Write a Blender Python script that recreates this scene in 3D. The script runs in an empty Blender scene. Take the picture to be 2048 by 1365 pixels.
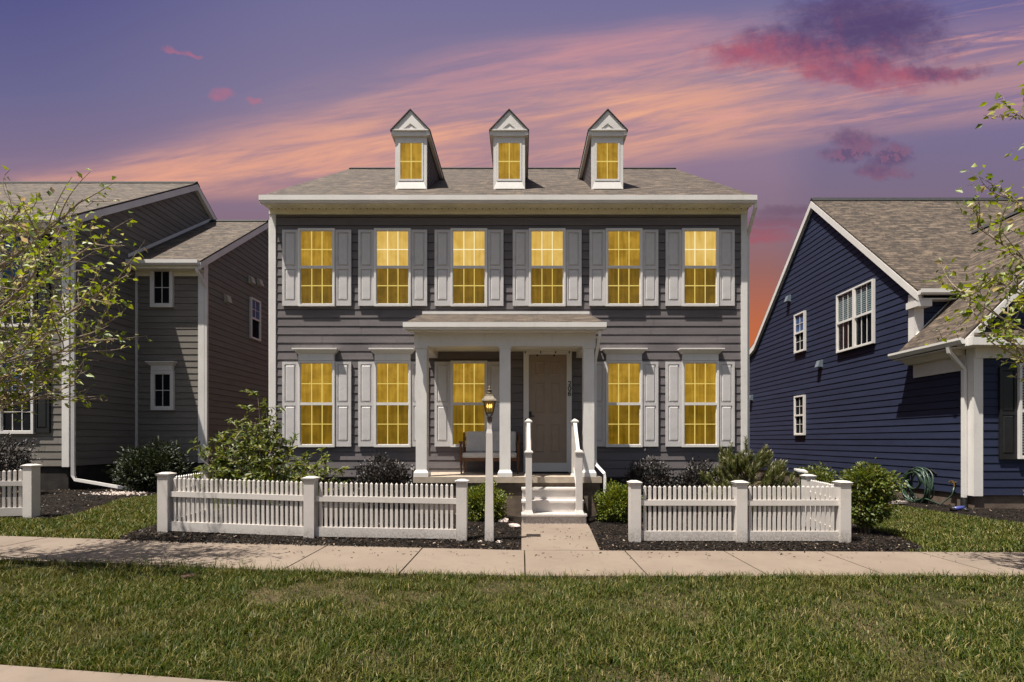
import bpy, math, random
import numpy as np
from mathutils import Vector, Matrix
R = math.radians
random.seed(7); rng = np.random.default_rng(11)
SC = bpy.context.scene
COL = SC.collection
D0 = 10.667                       # distance from the camera to the front wall of the middle house (y = 0)
F = 960.0
def Y(d): return d - D0
def gz(x):                        # the ground climbs gently towards the left
    return float(np.interp(x, [-12, 0, 400], [0.24, 0, 0]))
def gza(x): return np.interp(x, [-12, 0, 400], [0.24, 0, 0])

# ------------------------------------------------------------------ objects
W = {}
def tag(o, label=None, cat=None, group=None, kind=None):
    if label: o['label'] = label
    if cat: o['category'] = cat
    if group: o['group'] = group
    if kind: o['kind'] = kind
    return o
def thing(name, loc, label, cat, group=None):
    o = bpy.data.objects.new(name, None); COL.objects.link(o)
    o.empty_display_size = 0.2
    o.location = loc; W[o] = Vector(loc)
    return tag(o, label, cat, group)
def link(name, me, parent=None, loc=(0, 0, 0), rz=0.0, label=None):
    o = bpy.data.objects.new(name, me); COL.objects.link(o)
    loc = Vector(loc)
    if parent is not None:
        o.parent = parent
        o.location = loc - W[parent]
    else:
        o.location = loc
    o.rotation_euler = (0, 0, rz)
    W[o] = loc
    if label: o['label'] = label
    return o
def sub(name, me, parent):        # a sub-part in its part's own coordinates
    o = bpy.data.objects.new(name, me); COL.objects.link(o)
    o.parent = parent; W[o] = W[parent].copy()
    return o

class MB:
    def __init__(s): s.v = []; s.f = []; s.uv = []
    def face(s, pts, uv=None):
        i = len(s.v); s.v += [tuple(p) for p in pts]
        s.f.append(tuple(range(i, i + len(pts)))); s.uv.append(uv)
    def mesh(s, pts, faces):
        i = len(s.v); s.v += [tuple(p) for p in pts]
        for f in faces: s.f.append(tuple(i + k for k in f)); s.uv.append(None)
    def hexa(s, p):               # 8 points: bottom ring, top ring
        s.mesh(p, [(3, 2, 1, 0), (4, 5, 6, 7), (0, 1, 5, 4), (1, 2, 6, 5), (2, 3, 7, 6), (3, 0, 4, 7)])
    def box(s, x0, x1, y0, y1, z0, z1):
        s.hexa([(x0, y0, z0), (x1, y0, z0), (x1, y1, z0), (x0, y1, z0), (x0, y0, z1), (x1, y0, z1), (x1, y1, z1), (x0, y1, z1)])
    def frustum(s, b, t):         # two rectangles (x0,x1,y0,y1,z)
        s.hexa([(b[0], b[2], b[4]), (b[1], b[2], b[4]), (b[1], b[3], b[4]), (b[0], b[3], b[4]),
                (t[0], t[2], t[4]), (t[1], t[2], t[4]), (t[1], t[3], t[4]), (t[0], t[3], t[4])])
    def prism(s, poly, vec):      # planar polygon pushed along vec
        n = len(poly); vec = Vector(vec)
        a = [Vector(p) for p in poly]; b = [p + vec for p in a]
        s.mesh(a + b, [tuple(range(n - 1, -1, -1)), tuple(range(n, 2 * n))] + [(i, (i + 1) % n, n + (i + 1) % n, n + i) for i in range(n)])
    def tube(s, path, rad, n=6, cap=True, flat=1.0):
        path = [Vector(p) for p in path]; m = len(path)
        if not hasattr(rad, '__len__'): rad = [rad] * m
        pts = []; up = None
        for i, p in enumerate(path):
            t = (path[min(i + 1, m - 1)] - path[max(i - 1, 0)])
            t = t.normalized() if t.length > 1e-9 else Vector((0, 0, 1))
            if up is None:
                up = Vector((0, 1, 0)) if abs(t.y) < .9 else Vector((1, 0, 0))
            a = (up - t * up.dot(t))
            a = a.normalized() if a.length > 1e-6 else t.orthogonal().normalized()
            up = a; b = t.cross(a)
            for k in range(n):
                w = 2 * math.pi * (k + .5) / n
                pts.append(p + (a * math.cos(w) * flat + b * math.sin(w)) * rad[i])
        fs = [(i * n + k, i * n + (k + 1) % n, (i + 1) * n + (k + 1) % n, (i + 1) * n + k) for i in range(m - 1) for k in range(n)]
        if cap: fs += [tuple(range(n - 1, -1, -1)), tuple(range((m - 1) * n, m * n))]
        s.mesh(pts, fs)
    def lathe(s, prof, n=12, c=(0, 0, 0), rot=0.0):
        pts = [(c[0] + r * math.cos(rot + 2 * math.pi * k / n), c[1] + r * math.sin(rot + 2 * math.pi * k / n), c[2] + z) for r, z in prof for k in range(n)]
        m = len(prof)
        fs = [(i * n + k, i * n + (k + 1) % n, (i + 1) * n + (k + 1) % n, (i + 1) * n + k) for i in range(m - 1) for k in range(n)]
        fs += [tuple(range(n - 1, -1, -1)), tuple(range((m - 1) * n, m * n))]
        s.mesh(pts, fs)
    def slab(s, q, th, uvo=(0, 0)):  # roof plane q = eave left, eave right, top right, top left; uv in metres
        q = [Vector(p) for p in q]
        e = (q[1] - q[0]).normalized(); nrm = (q[1] - q[0]).cross(q[3] - q[0]).normalized()
        if nrm.z < 0: nrm = -nrm
        u2 = nrm.cross(e)
        if u2.z < 0: u2 = -u2
        uv = [((p - q[0]).dot(e) + uvo[0], (p - q[0]).dot(u2) + uvo[1]) for p in q]
        s.face(q, uv)
        lo = [p - Vector((0, 0, th)) for p in q]
        s.face(lo)
        n = len(q)
        for i in range(n): s.face([q[i], q[(i + 1) % n], lo[(i + 1) % n], lo[i]])
    def done(s, name, mat, smooth=False):
        me = bpy.data.meshes.new(name)
        me.from_pydata([tuple(p) for p in s.v], [], s.f)
        if any(u is not None for u in s.uv):
            L = me.uv_layers.new(name='UVMap'); d = []
            for f, u in zip(s.f, s.uv):
                d += (list(u) if u is not None else [(s.v[k][0] + s.v[k][1], s.v[k][2]) for k in f])
            L.data.foreach_set('uv', np.array(d, dtype=np.float32).ravel())
        if mat: me.materials.append(mat)
        if smooth: me.polygons.foreach_set('use_smooth', [True] * len(me.polygons))
        me.update()
        return me
def np_mesh(name, V, Fc, k, mat, smooth=False):   # V (n,3), Fc (m,k) index array
    me = bpy.data.meshes.new(name)
    V = np.ascontiguousarray(V, dtype=np.float32); Fc = np.ascontiguousarray(Fc, dtype=np.int32)
    me.vertices.add(len(V)); me.vertices.foreach_set('co', V.ravel())
    m = len(Fc)
    me.loops.add(m * k); me.loops.foreach_set('vertex_index', Fc.ravel())
    me.polygons.add(m)
    me.polygons.foreach_set('loop_start', np.arange(0, m * k, k, dtype=np.int32))
    me.polygons.foreach_set('loop_total', np.full(m, k, dtype=np.int32))
    if smooth: me.polygons.foreach_set('use_smooth', np.ones(m, dtype=bool))
    me.materials.append(mat); me.update(calc_edges=True); me.validate()
    return me

# ------------------------------------------------------------------ materials
class NT:
    def __init__(s, tree): s.t = tree; s.n = tree.nodes; s.l = tree.links
    def new(s, typ, **kw):
        n = s.n.new(typ)
        for k, v in kw.items(): setattr(n, k, v)
        return n
    def put(s, sock, v):
        if isinstance(v, bpy.types.NodeSocket): s.l.new(v, sock)
        else: sock.default_value = v
    def m(s, op, a, b=0.0, c=0.0, clamp=False):
        n = s.new('ShaderNodeMath', operation=op); n.use_clamp = clamp
        for i, v in enumerate((a, b, c)): s.put(n.inputs[i], v)
        return n.outputs[0]
    def mix(s, f, a, b):
        n = s.new('ShaderNodeMix', data_type='RGBA')
        s.put(n.inputs[0], f); s.put(n.inputs[6], a); s.put(n.inputs[7], b)
        return n.outputs[2]
    def noise(s, vec, scale, detail=3.0, rough=.55, dist=0.0):
        n = s.new('ShaderNodeTexNoise'); n.inputs['Scale'].default_value = scale
        n.inputs['Detail'].default_value = detail; n.inputs['Roughness'].default_value = rough
        n.inputs['Distortion'].default_value = dist
        if vec is not None: s.l.new(vec, n.inputs['Vector'])
        return n.outputs[0]
    def noise_c(s, vec, scale):
        n = s.new('ShaderNodeTexNoise'); n.inputs['Scale'].default_value = scale; n.inputs['Detail'].default_value = 5; n.inputs['Roughness'].default_value = .6
        s.l.new(vec, n.inputs['Vector']); return n.outputs['Color']
    def mapv(s, vec, scale=(1, 1, 1), loc=(0, 0, 0), rot=(0, 0, 0)):
        n = s.new('ShaderNodeMapping'); n.inputs['Scale'].default_value = scale
        n.inputs['Location'].default_value = loc; n.inputs['Rotation'].default_value = rot
        s.l.new(vec, n.inputs['Vector']); return n.outputs[0]
    def ramp(s, f, stops, interp='LINEAR'):
        n = s.new('ShaderNodeValToRGB'); cr = n.color_ramp; cr.interpolation = interp
        while len(cr.elements) < len(stops): cr.elements.new(0.5)
        for e, (p, c) in zip(cr.elements, stops):
            e.position = p; e.color = (*c, 1) if len(c) == 3 else c
        s.put(n.inputs[0], f); return n.outputs[0]
    def smooth(s, x, a, b):
        n = s.new('ShaderNodeMapRange', interpolation_type='SMOOTHSTEP')
        s.put(n.inputs[0], x); n.inputs[1].default_value = a; n.inputs[2].default_value = b
        return n.outputs[0]
def c4(c): return (c[0], c[1], c[2], 1.0)
def srgb(r, g, b):
    f = lambda u: (u / 255 / 12.92) if u <= 10 else ((u / 255 + .055) / 1.055) ** 2.4
    return (f(r), f(g), f(b))
def material(name):
    m = bpy.data.materials.new(name); m.use_nodes = True
    m.node_tree.nodes.clear(); t = NT(m.node_tree)
    return m, t, t.new('ShaderNodeOutputMaterial')
def paint(name, col, rough=.5, var=.12, nscale=3.0, bump=0.0, bscale=60, spec=.4, island=0.0, dirt=None, stretch=(1, 1, 1), metal=0.0):
    m, t, out = material(name)
    p = t.new('ShaderNodeBsdfPrincipled')
    tc = t.new('ShaderNodeTexCoord').outputs['Object']
    v = t.mapv(tc, stretch)
    n1 = t.noise(v, nscale, 5, .6)
    lo = tuple(c * (1 - var) for c in col); hi = tuple(min(1, c * (1 + var)) for c in col)
    c = t.mix(t.smooth(n1, .3, .7), c4(lo), c4(hi))
    if island:
        g = t.new('ShaderNodeNewGeometry').outputs['Random Per Island']
        f = t.m('MULTIPLY_ADD', g, 2 * island, 1 - island)
        mx = t.new('ShaderNodeMix', data_type='RGBA', blend_type='MULTIPLY'); mx.inputs[0].default_value = 1
        t.put(mx.inputs[6], c)
        cc = t.new('ShaderNodeCombineColor')
        for i in range(3): t.put(cc.inputs[i], f)
        t.put(mx.inputs[7], cc.outputs[0]); c = mx.outputs[2]
    if dirt:
        d = t.noise(t.mapv(tc, (1, 1, .35)), 9, 6, .7)
        c = t.mix(t.m('MULTIPLY', t.smooth(d, .52, .78), dirt[1]), c, c4(dirt[0]))
    t.put(p.inputs['Base Color'], c)
    t.put(p.inputs['Roughness'], t.m('MULTIPLY_ADD', n1, .2, rough - .1))
    p.inputs['Specular IOR Level'].default_value = spec
    p.inputs['Metallic'].default_value = metal
    if bump:
        b = t.new('ShaderNodeBump'); b.inputs['Strength'].default_value = bump; b.inputs['Distance'].default_value = .01
        t.put(b.inputs['Height'], t.noise(v, bscale, 4, .6)); t.put(p.inputs['Normal'], b.outputs[0])
    t.l.new(p.outputs[0], out.inputs[0]); return m
def siding_mat(name, col):
    return paint(name, col, .6, .10, 2.0, .25, 30, .12, island=.06, dirt=((col[0] * .6, col[1] * .6, col[2] * .6), .5), stretch=(.6, .6, 5))
def shingle_mat(name, c1, c2):
    m, t, out = material(name); p = t.new('ShaderNodeBsdfPrincipled')
    uv = t.new('ShaderNodeTexCoord').outputs['UV']
    br = t.new('ShaderNodeTexBrick'); br.offset = .37; br.offset_frequency = 2
    br.inputs['Color1'].default_value = c4(c1); br.inputs['Color2'].default_value = c4(c2)
    br.inputs['Mortar'].default_value = c4(tuple(x * .35 for x in c1))
    br.inputs['Scale'].default_value = 1; br.inputs['Brick Width'].default_value = .21; br.inputs['Row Height'].default_value = .115
    br.inputs['Mortar Size'].default_value = .007; br.inputs['Mortar Smooth'].default_value = .3
    t.l.new(uv, br.inputs['Vector'])
    n1 = t.noise(t.mapv(uv, (1.6, 7, 1)), 1.0, 6, .65)
    n2 = t.noise(uv, 60, 3, .7)
    c = t.mix(t.m('MULTIPLY', t.smooth(n1, .48, .68), .8), br.outputs[0], c4(tuple(x * 1.9 for x in c2)))
    c = t.mix(t.m('MULTIPLY', t.smooth(n2, .5, .75), .35), c, c4(tuple(x * .5 for x in c1)))
    n3 = t.noise(t.mapv(uv, (4.7, 8.7, 1)), 1.0, 2, .5)
    c = t.mix(t.m('MULTIPLY', t.smooth(n3, .52, .62), .75), c, c4((c1[0] * .62, c1[1] * .58, c1[2] * .55)))
    t.put(p.inputs['Base Color'], c); p.inputs['Roughness'].default_value = .85
    sep = t.new('ShaderNodeSeparateXYZ'); t.l.new(uv, sep.inputs[0])
    saw = t.m('FRACT', t.m('DIVIDE', sep.outputs[1], .115))
    h = t.m('ADD', t.m('MULTIPLY', t.m('SUBTRACT', 1.0, saw), 1.2), t.m('MULTIPLY', n2, .5))
    h = t.m('SUBTRACT', h, t.m('MULTIPLY', br.outputs['Fac'], .5))
    b = t.new('ShaderNodeBump'); b.inputs['Strength'].default_value = .7; b.inputs['Distance'].default_value = .012
    t.put(b.inputs['Height'], h); t.put(p.inputs['Normal'], b.outputs[0])
    t.l.new(p.outputs[0], out.inputs[0]); return m
def lit_glass(name, lo, hi, strength):
    m, t, out = material(name); p = t.new('ShaderNodeBsdfPrincipled')
    tc = t.new('ShaderNodeTexCoord').outputs['Object']
    oi = t.new('ShaderNodeObjectInfo').outputs['Random']
    va = t.new('ShaderNodeVectorMath', operation='ADD'); t.l.new(tc, va.inputs[0])
    cx = t.new('ShaderNodeCombineXYZ')
    for i in range(3): t.put(cx.inputs[i], t.m('MULTIPLY', oi, 37.0))
    t.l.new(cx.outputs[0], va.inputs[1])
    n = t.noise(va.outputs[0], 2.6, 5, .62, .5)
    n2 = t.noise(t.mapv(va.outputs[0], (11, 1, .7)), 1.6, 3, .5, .3)  # upright streaks: shading of curtain folds painted into the glow
    f = t.m('ADD', t.m('MULTIPLY', n, .6), t.m('MULTIPLY', n2, .4))
    c = t.mix(t.smooth(f, .32, .68), c4(lo), c4(hi))
    p.inputs['Base Color'].default_value = (.03, .022, .006, 1); p.inputs['Roughness'].default_value = .04
    p.inputs['IOR'].default_value = 1.33
    t.put(p.inputs['Emission Color'], c); p.inputs['Emission Strength'].default_value = strength
    t.l.new(p.outputs[0], out.inputs[0]); return m
def clear_glass(name, tint, refl=.16):
    m, t, out = material(name)
    tr = t.new('ShaderNodeBsdfTransparent'); tr.inputs[0].default_value = c4(tint)
    gl = t.new('ShaderNodeBsdfGlossy'); gl.inputs['Roughness'].default_value = .02
    fr = t.new('ShaderNodeLayerWeight'); fr.inputs[0].default_value = .35
    mx = t.new('ShaderNodeMixShader'); t.put(mx.inputs[0], t.m('MULTIPLY_ADD', fr.outputs['Fresnel'], .07, refl, clamp=True))
    t.l.new(tr.outputs[0], mx.inputs[1]); t.l.new(gl.outputs[0], mx.inputs[2])
    t.l.new(mx.outputs[0], out.inputs[0]); return m
def glow(name, col, s):
    m, t, out = material(name); e = t.new('ShaderNodeEmission'); e.inputs[0].default_value = c4(col); e.inputs[1].default_value = s
    t.l.new(e.outputs[0], out.inputs[0]); return m
def leaf_mat(name, stops, trans=.35, gloss=.12, patch=0.0, patch_col=(.1, .08, .03)):
    m, t, out = material(name)
    g = t.new('ShaderNodeNewGeometry').outputs['Random Per Island']
    c = t.ramp(g, stops)
    if patch:
        tc = t.new('ShaderNodeTexCoord').outputs['Object']
        n = t.noise(tc, 1.1, 7, .72, .4)
        c = t.mix(t.m('MULTIPLY', t.smooth(n, .5, .7), patch), c, c4(patch_col))
    d = t.new('ShaderNodeBsdfDiffuse'); t.put(d.inputs[0], c)
    tr = t.new('ShaderNodeBsdfTranslucent')
    hs = t.new('ShaderNodeHueSaturation'); hs.inputs['Hue'].default_value = .485; hs.inputs['Saturation'].default_value = 1.15; hs.inputs['Value'].default_value = 1.25
    t.put(hs.inputs['Color'], c); t.l.new(hs.outputs[0], tr.inputs[0])
    gl = t.new('ShaderNodeBsdfGlossy'); gl.inputs['Roughness'].default_value = .48; gl.inputs[0].default_value = (.9, .9, .9, 1)
    a = t.new('ShaderNodeMixShader'); a.inputs[0].default_value = trans
    b = t.new('ShaderNodeMixShader'); b.inputs[0].default_value = gloss * .09
    t.l.new(d.outputs[0], a.inputs[1]); t.l.new(tr.outputs[0], a.inputs[2])
    t.l.new(a.outputs[0], b.inputs[1]); t.l.new(gl.outputs[0], b.inputs[2]); t.l.new(b.outputs[0], out.inputs[0])
    return m

EXPO = .82; K = 2 ** -EXPO                     # exposure, and its inverse for things that glow at a known brightness
M = {}
M['white'] = paint('white_paint', (.66, .635, .61), .42, .05, 1.5, .12, 25, .4, dirt=((.42, .40, .36), .35))
M['vinyl'] = paint('white_vinyl', (.56, .52, .49), .38, .05, 2.5, .1, 30, .4, dirt=((.40, .36, .31), .4))
def splash(m, top):
    t = NT(m.node_tree); p = [n for n in m.node_tree.nodes if n.type == 'BSDF_PRINCIPLED'][0]
    tc = t.new('ShaderNodeTexCoord').outputs['Object']; sp = t.new('ShaderNodeSeparateXYZ'); t.l.new(tc, sp.inputs[0])
    src = p.inputs['Base Color'].links[0].from_socket
    f = t.m('MULTIPLY', t.smooth(t.m('ADD', sp.outputs[2], t.m('MULTIPLY', t.noise(tc, 7, 6, .7), -.35)), top, -.16), t.smooth(t.noise(tc, 38, 4, .7), .36, .62))
    t.put(p.inputs['Base Color'], t.mix(t.m('MULTIPLY', f, .7), src, c4((.17, .13, .095))))
splash(M['vinyl'], .14)
M['cream'] = paint('cream_soffit', (.76, .72, .58), .5, .07, 3)
M['shutter'] = paint('grey_shutter', (.53, .505, .50), .5, .07, 4, .3, 60, .35, dirt=((.33, .32, .33), .3))
M['siding_mid'] = siding_mat('siding_grey', (.140, .125, .129))
M['siding_left'] = siding_mat('siding_olive_grey', (.168, .153, .136))
M['siding_right'] = siding_mat('siding_navy', (.024, .030, .060))
M['shingle'] = shingle_mat('brown_grey_shingle', (.036, .025, .018), (.098, .072, .052))
M['shingle_r'] = shingle_mat('brown_shingle', (.036, .025, .018), (.100, .073, .051))
M['ridge'] = paint('dark_ridge', (.02, .02, .022), .8, .3, 8)
M['found'] = paint('brown_foundation', (.125, .095, .075), .85, .25, 4, .5, 30, .2)
M['found_dark'] = paint('dark_foundation', (.03, .026, .024), .85, .3, 4, .5, 30, .2)
M['slab'] = paint('porch_concrete', (.36, .30, .24), .8, .12, 5, .3, 60, .2)
M['door'] = paint('taupe_door', (.29, .22, .165), .42, .06, 5, .15, 50, .45)
M['black'] = paint('black_metal', (.015, .015, .016), .4, .2, 8, 0, 60, .5)
M['bronze'] = paint('bronze_metal', (.11, .082, .05), .5, .5, 14, .3, 60, .5)
M['blackshut'] = paint('black_shutter', (.012, .012, .013), .45, .15, 5)
M['wood'] = paint('bench_wood', (.13, .055, .022), .45, .35, 6, .2, 40, .4, stretch=(1, 1, 4))
M['cushion'] = paint('grey_cushion', (.55, .52, .49), .9, .06, 9, .4, 160, .1)
M['mat'] = paint('dark_mat', (.02, .018, .016), .95, .4, 40, .8, 200, .05)
M['grille'] = lit_glass('glow_grille', srgb(214, 186, 92), srgb(228, 204, 118), K)  # muntins glow by themselves, standing in for warm room light on them
M['pane_dark'] = lit_glass('lit_pane_dim', srgb(94, 70, 6), srgb(138, 104, 18), K * .88)
M['pane_mid'] = lit_glass('lit_pane', srgb(140, 104, 18), srgb(192, 150, 48), K * .88)
M['pane_bright'] = lit_glass('lit_pane_shade', srgb(206, 164, 68), srgb(232, 194, 108), K * .95)
M['grille_hot'] = lit_glass('glow_grille_pale', srgb(250, 234, 176), srgb(253, 240, 196), K)  # stronger self-glow for the muntins over the bright panes
M['glass_dark'] = paint('dark_glass', (.010, .011, .014), .16, .2, 2, 0, 60, .15)
M['glass_screen'] = paint('screened_glass', (.014, .015, .018), .6, .3, 5, 0, 60, 0.0)
M['glass_clear'] = clear_glass('window_glass', (.80, .85, .87), .01)
M['glass_sky'] = paint('sky_tint_glass', (.04, .085, .20), .2, .5, 3, 0, 60, .15)  # blue base colour stands in for the reflected sky
M['blind'] = paint('white_blind', (.55, .56, .55), .6, .05, 4)
M['bulb'] = glow('candle_bulb', (1, .74, .32), 1.5)
M['lamp_glass'] = clear_glass('lamp_glass', (.95, .74, .34), .08)
M['hose'] = paint('green_hose', (.03, .055, .036), .35, .3, 20, 0, 60, .5)
M['brass'] = paint('brass', (.5, .33, .13), .35, .2, 20, 0, 60, .5, metal=.9)
M['blue'] = paint('blue_plastic', (.05, .06, .22), .35, .2, 30)
M['vent'] = paint('vent_plastic', (.40, .37, .30), .5, .1, 6)
M['vent_navy'] = paint('vent_grey', (.13, .16, .19), .5, .1, 6)
M['bark'] = paint('bark', (.12, .088, .062), .8, .3, 12, .6, 60, .2)
M['twig'] = paint('twig_bark', (.26, .205, .155), .75, .35, 14, .4, 60, .2)
M['bud'] = paint('pale_bud', (.42, .38, .27), .7, .2, 20)
M['rock'] = paint('pale_rock', (.36, .30, .27), .85, .25, 12, .7, 40, .2, island=.35)
M['darkpipe'] = paint('black_pipe', (.015, .015, .015), .6, .2, 8)
M['rust'] = paint('brown_cover', (.075, .040, .024), .8, .3, 12)

def concrete_mat():
    m, t, out = material('concrete'); p = t.new('ShaderNodeBsdfPrincipled')
    tc = t.new('ShaderNodeTexCoord').outputs['Object']
    n1 = t.noise(tc, 1.1, 6, .62); n2 = t.noise(tc, 9, 5, .7); n3 = t.noise(tc, 140, 3, .7)
    c = t.mix(t.smooth(n1, .3, .7), c4((.165, .127, .098)), c4((.205, .160, .125)))
    c = t.mix(t.m('MULTIPLY', t.smooth(t.noise(tc, 2.6, 7, .75, .8), .54, .70), .55), c, c4((.125, .098, .076)))
    c = t.mix(t.m('MULTIPLY', t.smooth(n2, .52, .75), .55), c, c4((.145, .112, .085)))
    c = t.mix(t.m('MULTIPLY', t.smooth(n3, .6, .8), .4), c, c4((.125, .097, .075)))
    g = t.new('ShaderNodeNewGeometry').outputs['Random Per Island']
    c = t.mix(t.m('MULTIPLY', g, .25), c, c4((.22, .165, .125)))
    t.put(p.inputs['Base Color'], c); p.inputs['Roughness'].default_value = .85
    b = t.new('ShaderNodeBump'); b.inputs['Strength'].default_value = .35; b.inputs['Distance'].default_value = .006
    t.put(b.inputs['Height'], t.m('ADD', n3, n2)); t.put(p.inputs['Normal'], b.outputs[0])
    t.l.new(p.outputs[0], out.inputs[0]); return m
M['concrete'] = concrete_mat()
def soil_mat(name, a, b, dark, sc):
    m, t, out = material(name); p = t.new('ShaderNodeBsdfPrincipled')
    tc = t.new('ShaderNodeTexCoord').outputs['Object']
    n1 = t.noise(tc, sc, 5, .65); n2 = t.noise(tc, sc * 14, 5, .75)
    c = t.mix(t.smooth(n1, .35, .65), c4(a), c4(b))
    c = t.mix(t.smooth(n2, .45, .7), c, c4(dark))
    t.put(p.inputs['Base Color'], c); p.inputs['Roughness'].default_value = .95; p.inputs['Specular IOR Level'].default_value = .1
    bu = t.new('ShaderNodeBump'); bu.inputs['Strength'].default_value = .9; bu.inputs['Distance'].default_value = .03
    t.put(bu.inputs['Height'], n2); t.put(p.inputs['Normal'], bu.outputs[0])
    t.l.new(p.outputs[0], out.inputs[0]); return m
M['lawn_soil'] = soil_mat('lawn_soil', (.030, .030, .010), (.110, .085, .045), (.030, .024, .012), 1.6)
M['mulch_soil'] = soil_mat('mulch_soil', (.010, .008, .007), (.024, .018, .014), (.006, .005, .005), 3)
M['chips'] = leaf_mat('mulch_chip', [(0, (.006, .005, .005)), (.5, (.015, .011, .009)), (.82, (.034, .025, .019)), (.95, (.07, .048, .035)), (.985, (.24, .18, .13)), (1, (.34, .27, .20))], .0, .2)
def grass_mat(name):
    m = leaf_mat(name, [(0, (.012, .026, .003)), (.35, (.036, .058, .006)), (.68, (.085, .104, .016)), (.86, (.165, .152, .040)), (.96, (.27, .22, .095)), (1, (.36, .30, .16))], .28, .10, .75, (.115, .100, .030))
    t = NT(m.node_tree); tc = t.new('ShaderNodeTexCoord').outputs['Object']      # thin straw patches and lusher tufts
    hs = [n for n in m.node_tree.nodes if n.type == 'HUE_SAT'][0]; src = hs.inputs['Color'].links[0].from_socket
    c = t.mix(t.m('MULTIPLY', t.smooth(t.noise(tc, 3.2, 6, .7, .3), .50, .66), .7), src, c4((.030, .052, .007)))
    c = t.mix(t.m('MULTIPLY', t.smooth(t.noise(t.mapv(tc, (1, 1.6, 1), (5, 3, 0)), 2.1, 6, .72, .2), .58, .70), .65), c, c4((.185, .150, .060)))
    d = [n for n in m.node_tree.nodes if n.type == 'BSDF_DIFFUSE'][0]
    for s_ in (hs.inputs['Color'], d.inputs[0]):
        for l in list(s_.links): m.node_tree.links.remove(l)
        m.node_tree.links.new(c, s_)
    return m
M['grass'] = grass_mat('grass_blade')
M['leaf_tree'] = leaf_mat('tree_leaf', [(0, (.075, .12, .012)), (.45, (.175, .235, .026)), (.8, (.28, .32, .050)), (.93, (.42, .40, .17)), (1, (.44, .33, .18))], .45, .5)
M['leaf_shrub'] = leaf_mat('shrub_leaf', [(0, (.034, .058, .010)), (.5, (.095, .130, .020)), (.85, (.18, .20, .040)), (1, (.25, .23, .07))], .35, .35)
M['leaf_box'] = leaf_mat('boxwood_leaf', [(0, (.034, .062, .008)), (.5, (.115, .150, .018)), (1, (.23, .24, .035))], .3, .3)
M['leaf_dark'] = leaf_mat('dark_purple_leaf', [(0, (.012, .012, .012)), (.5, (.028, .026, .024)), (.85, (.055, .045, .038)), (1, (.11, .085, .07))], .15, .5)
M['leaf_yew'] = leaf_mat('dark_evergreen_leaf', [(0, (.008, .014, .006)), (.6, (.020, .030, .010)), (1, (.05, .06, .022))], .2, .35)
M['needle'] = leaf_mat('pine_needle', [(0, (.025, .042, .010)), (.5, (.090, .110, .028)), (.85, (.22, .22, .07)), (1, (.38, .35, .18))], .3, .25)
M['leaf_orange'] = leaf_mat('orange_leaf', [(0, (.14, .10, .02)), (.5, (.35, .12, .03)), (1, (.50, .28, .05))], .35, .3)

# ------------------------------------------------------------------ siding
def siding(mb, fr, lo, hi, z0, z1, pitch, lap=.014, board=3.4, phase=0.0):
    lo_f = lo if callable(lo) else (lambda z: lo); hi_f = hi if callable(hi) else (lambda z: hi)
    flat = not (callable(lo) or callable(hi))
    z = z0; k = 0
    while z < z1 - 1e-4:
        zt = min(z + pitch, z1)
        if flat:
            cuts = [lo]; s = lo + board * random.uniform(.3, 1.0)
            while s < hi - .4: cuts.append(s); s += board * random.uniform(.8, 1.1)
            cuts.append(hi)
        else: cuts = None
        segs = list(zip(cuts[:-1], cuts[1:])) if flat else [None]
        for sg in segs:
            if sg: a0 = a1 = sg[0]; b0 = b1 = sg[1]
            else:
                a0, b0, a1, b1 = lo_f(z), hi_f(z), lo_f(zt), hi_f(zt)
                if a1 > b1: a1 = b1 = (a1 + b1) / 2
                if b0 - a0 < .01: continue
            l = lap * random.uniform(.9, 1.12)
            if sg: a0 += .003; a1 += .003; b0 -= .003; b1 -= .003
            P = [fr(a0, l, z), fr(b0, l, z), fr(b1, .001, zt - .011), fr(a1, .001, zt - .011), fr(a0, -.0125, z), fr(b0, -.0125, z)]  # gap under each board added to get a dark shadow line
            mb.mesh(P, [(0, 1, 2, 3), (0, 4, 5, 1)])
        z += pitch; k += 1
def front(y0): return lambda s, o, z: (s, y0 - o, z)
def facing_l(x0): return lambda s, o, z: (x0 - o, s, z)
def facing_r(x0): return lambda s, o, z: (x0 + o, s, z)

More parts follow.
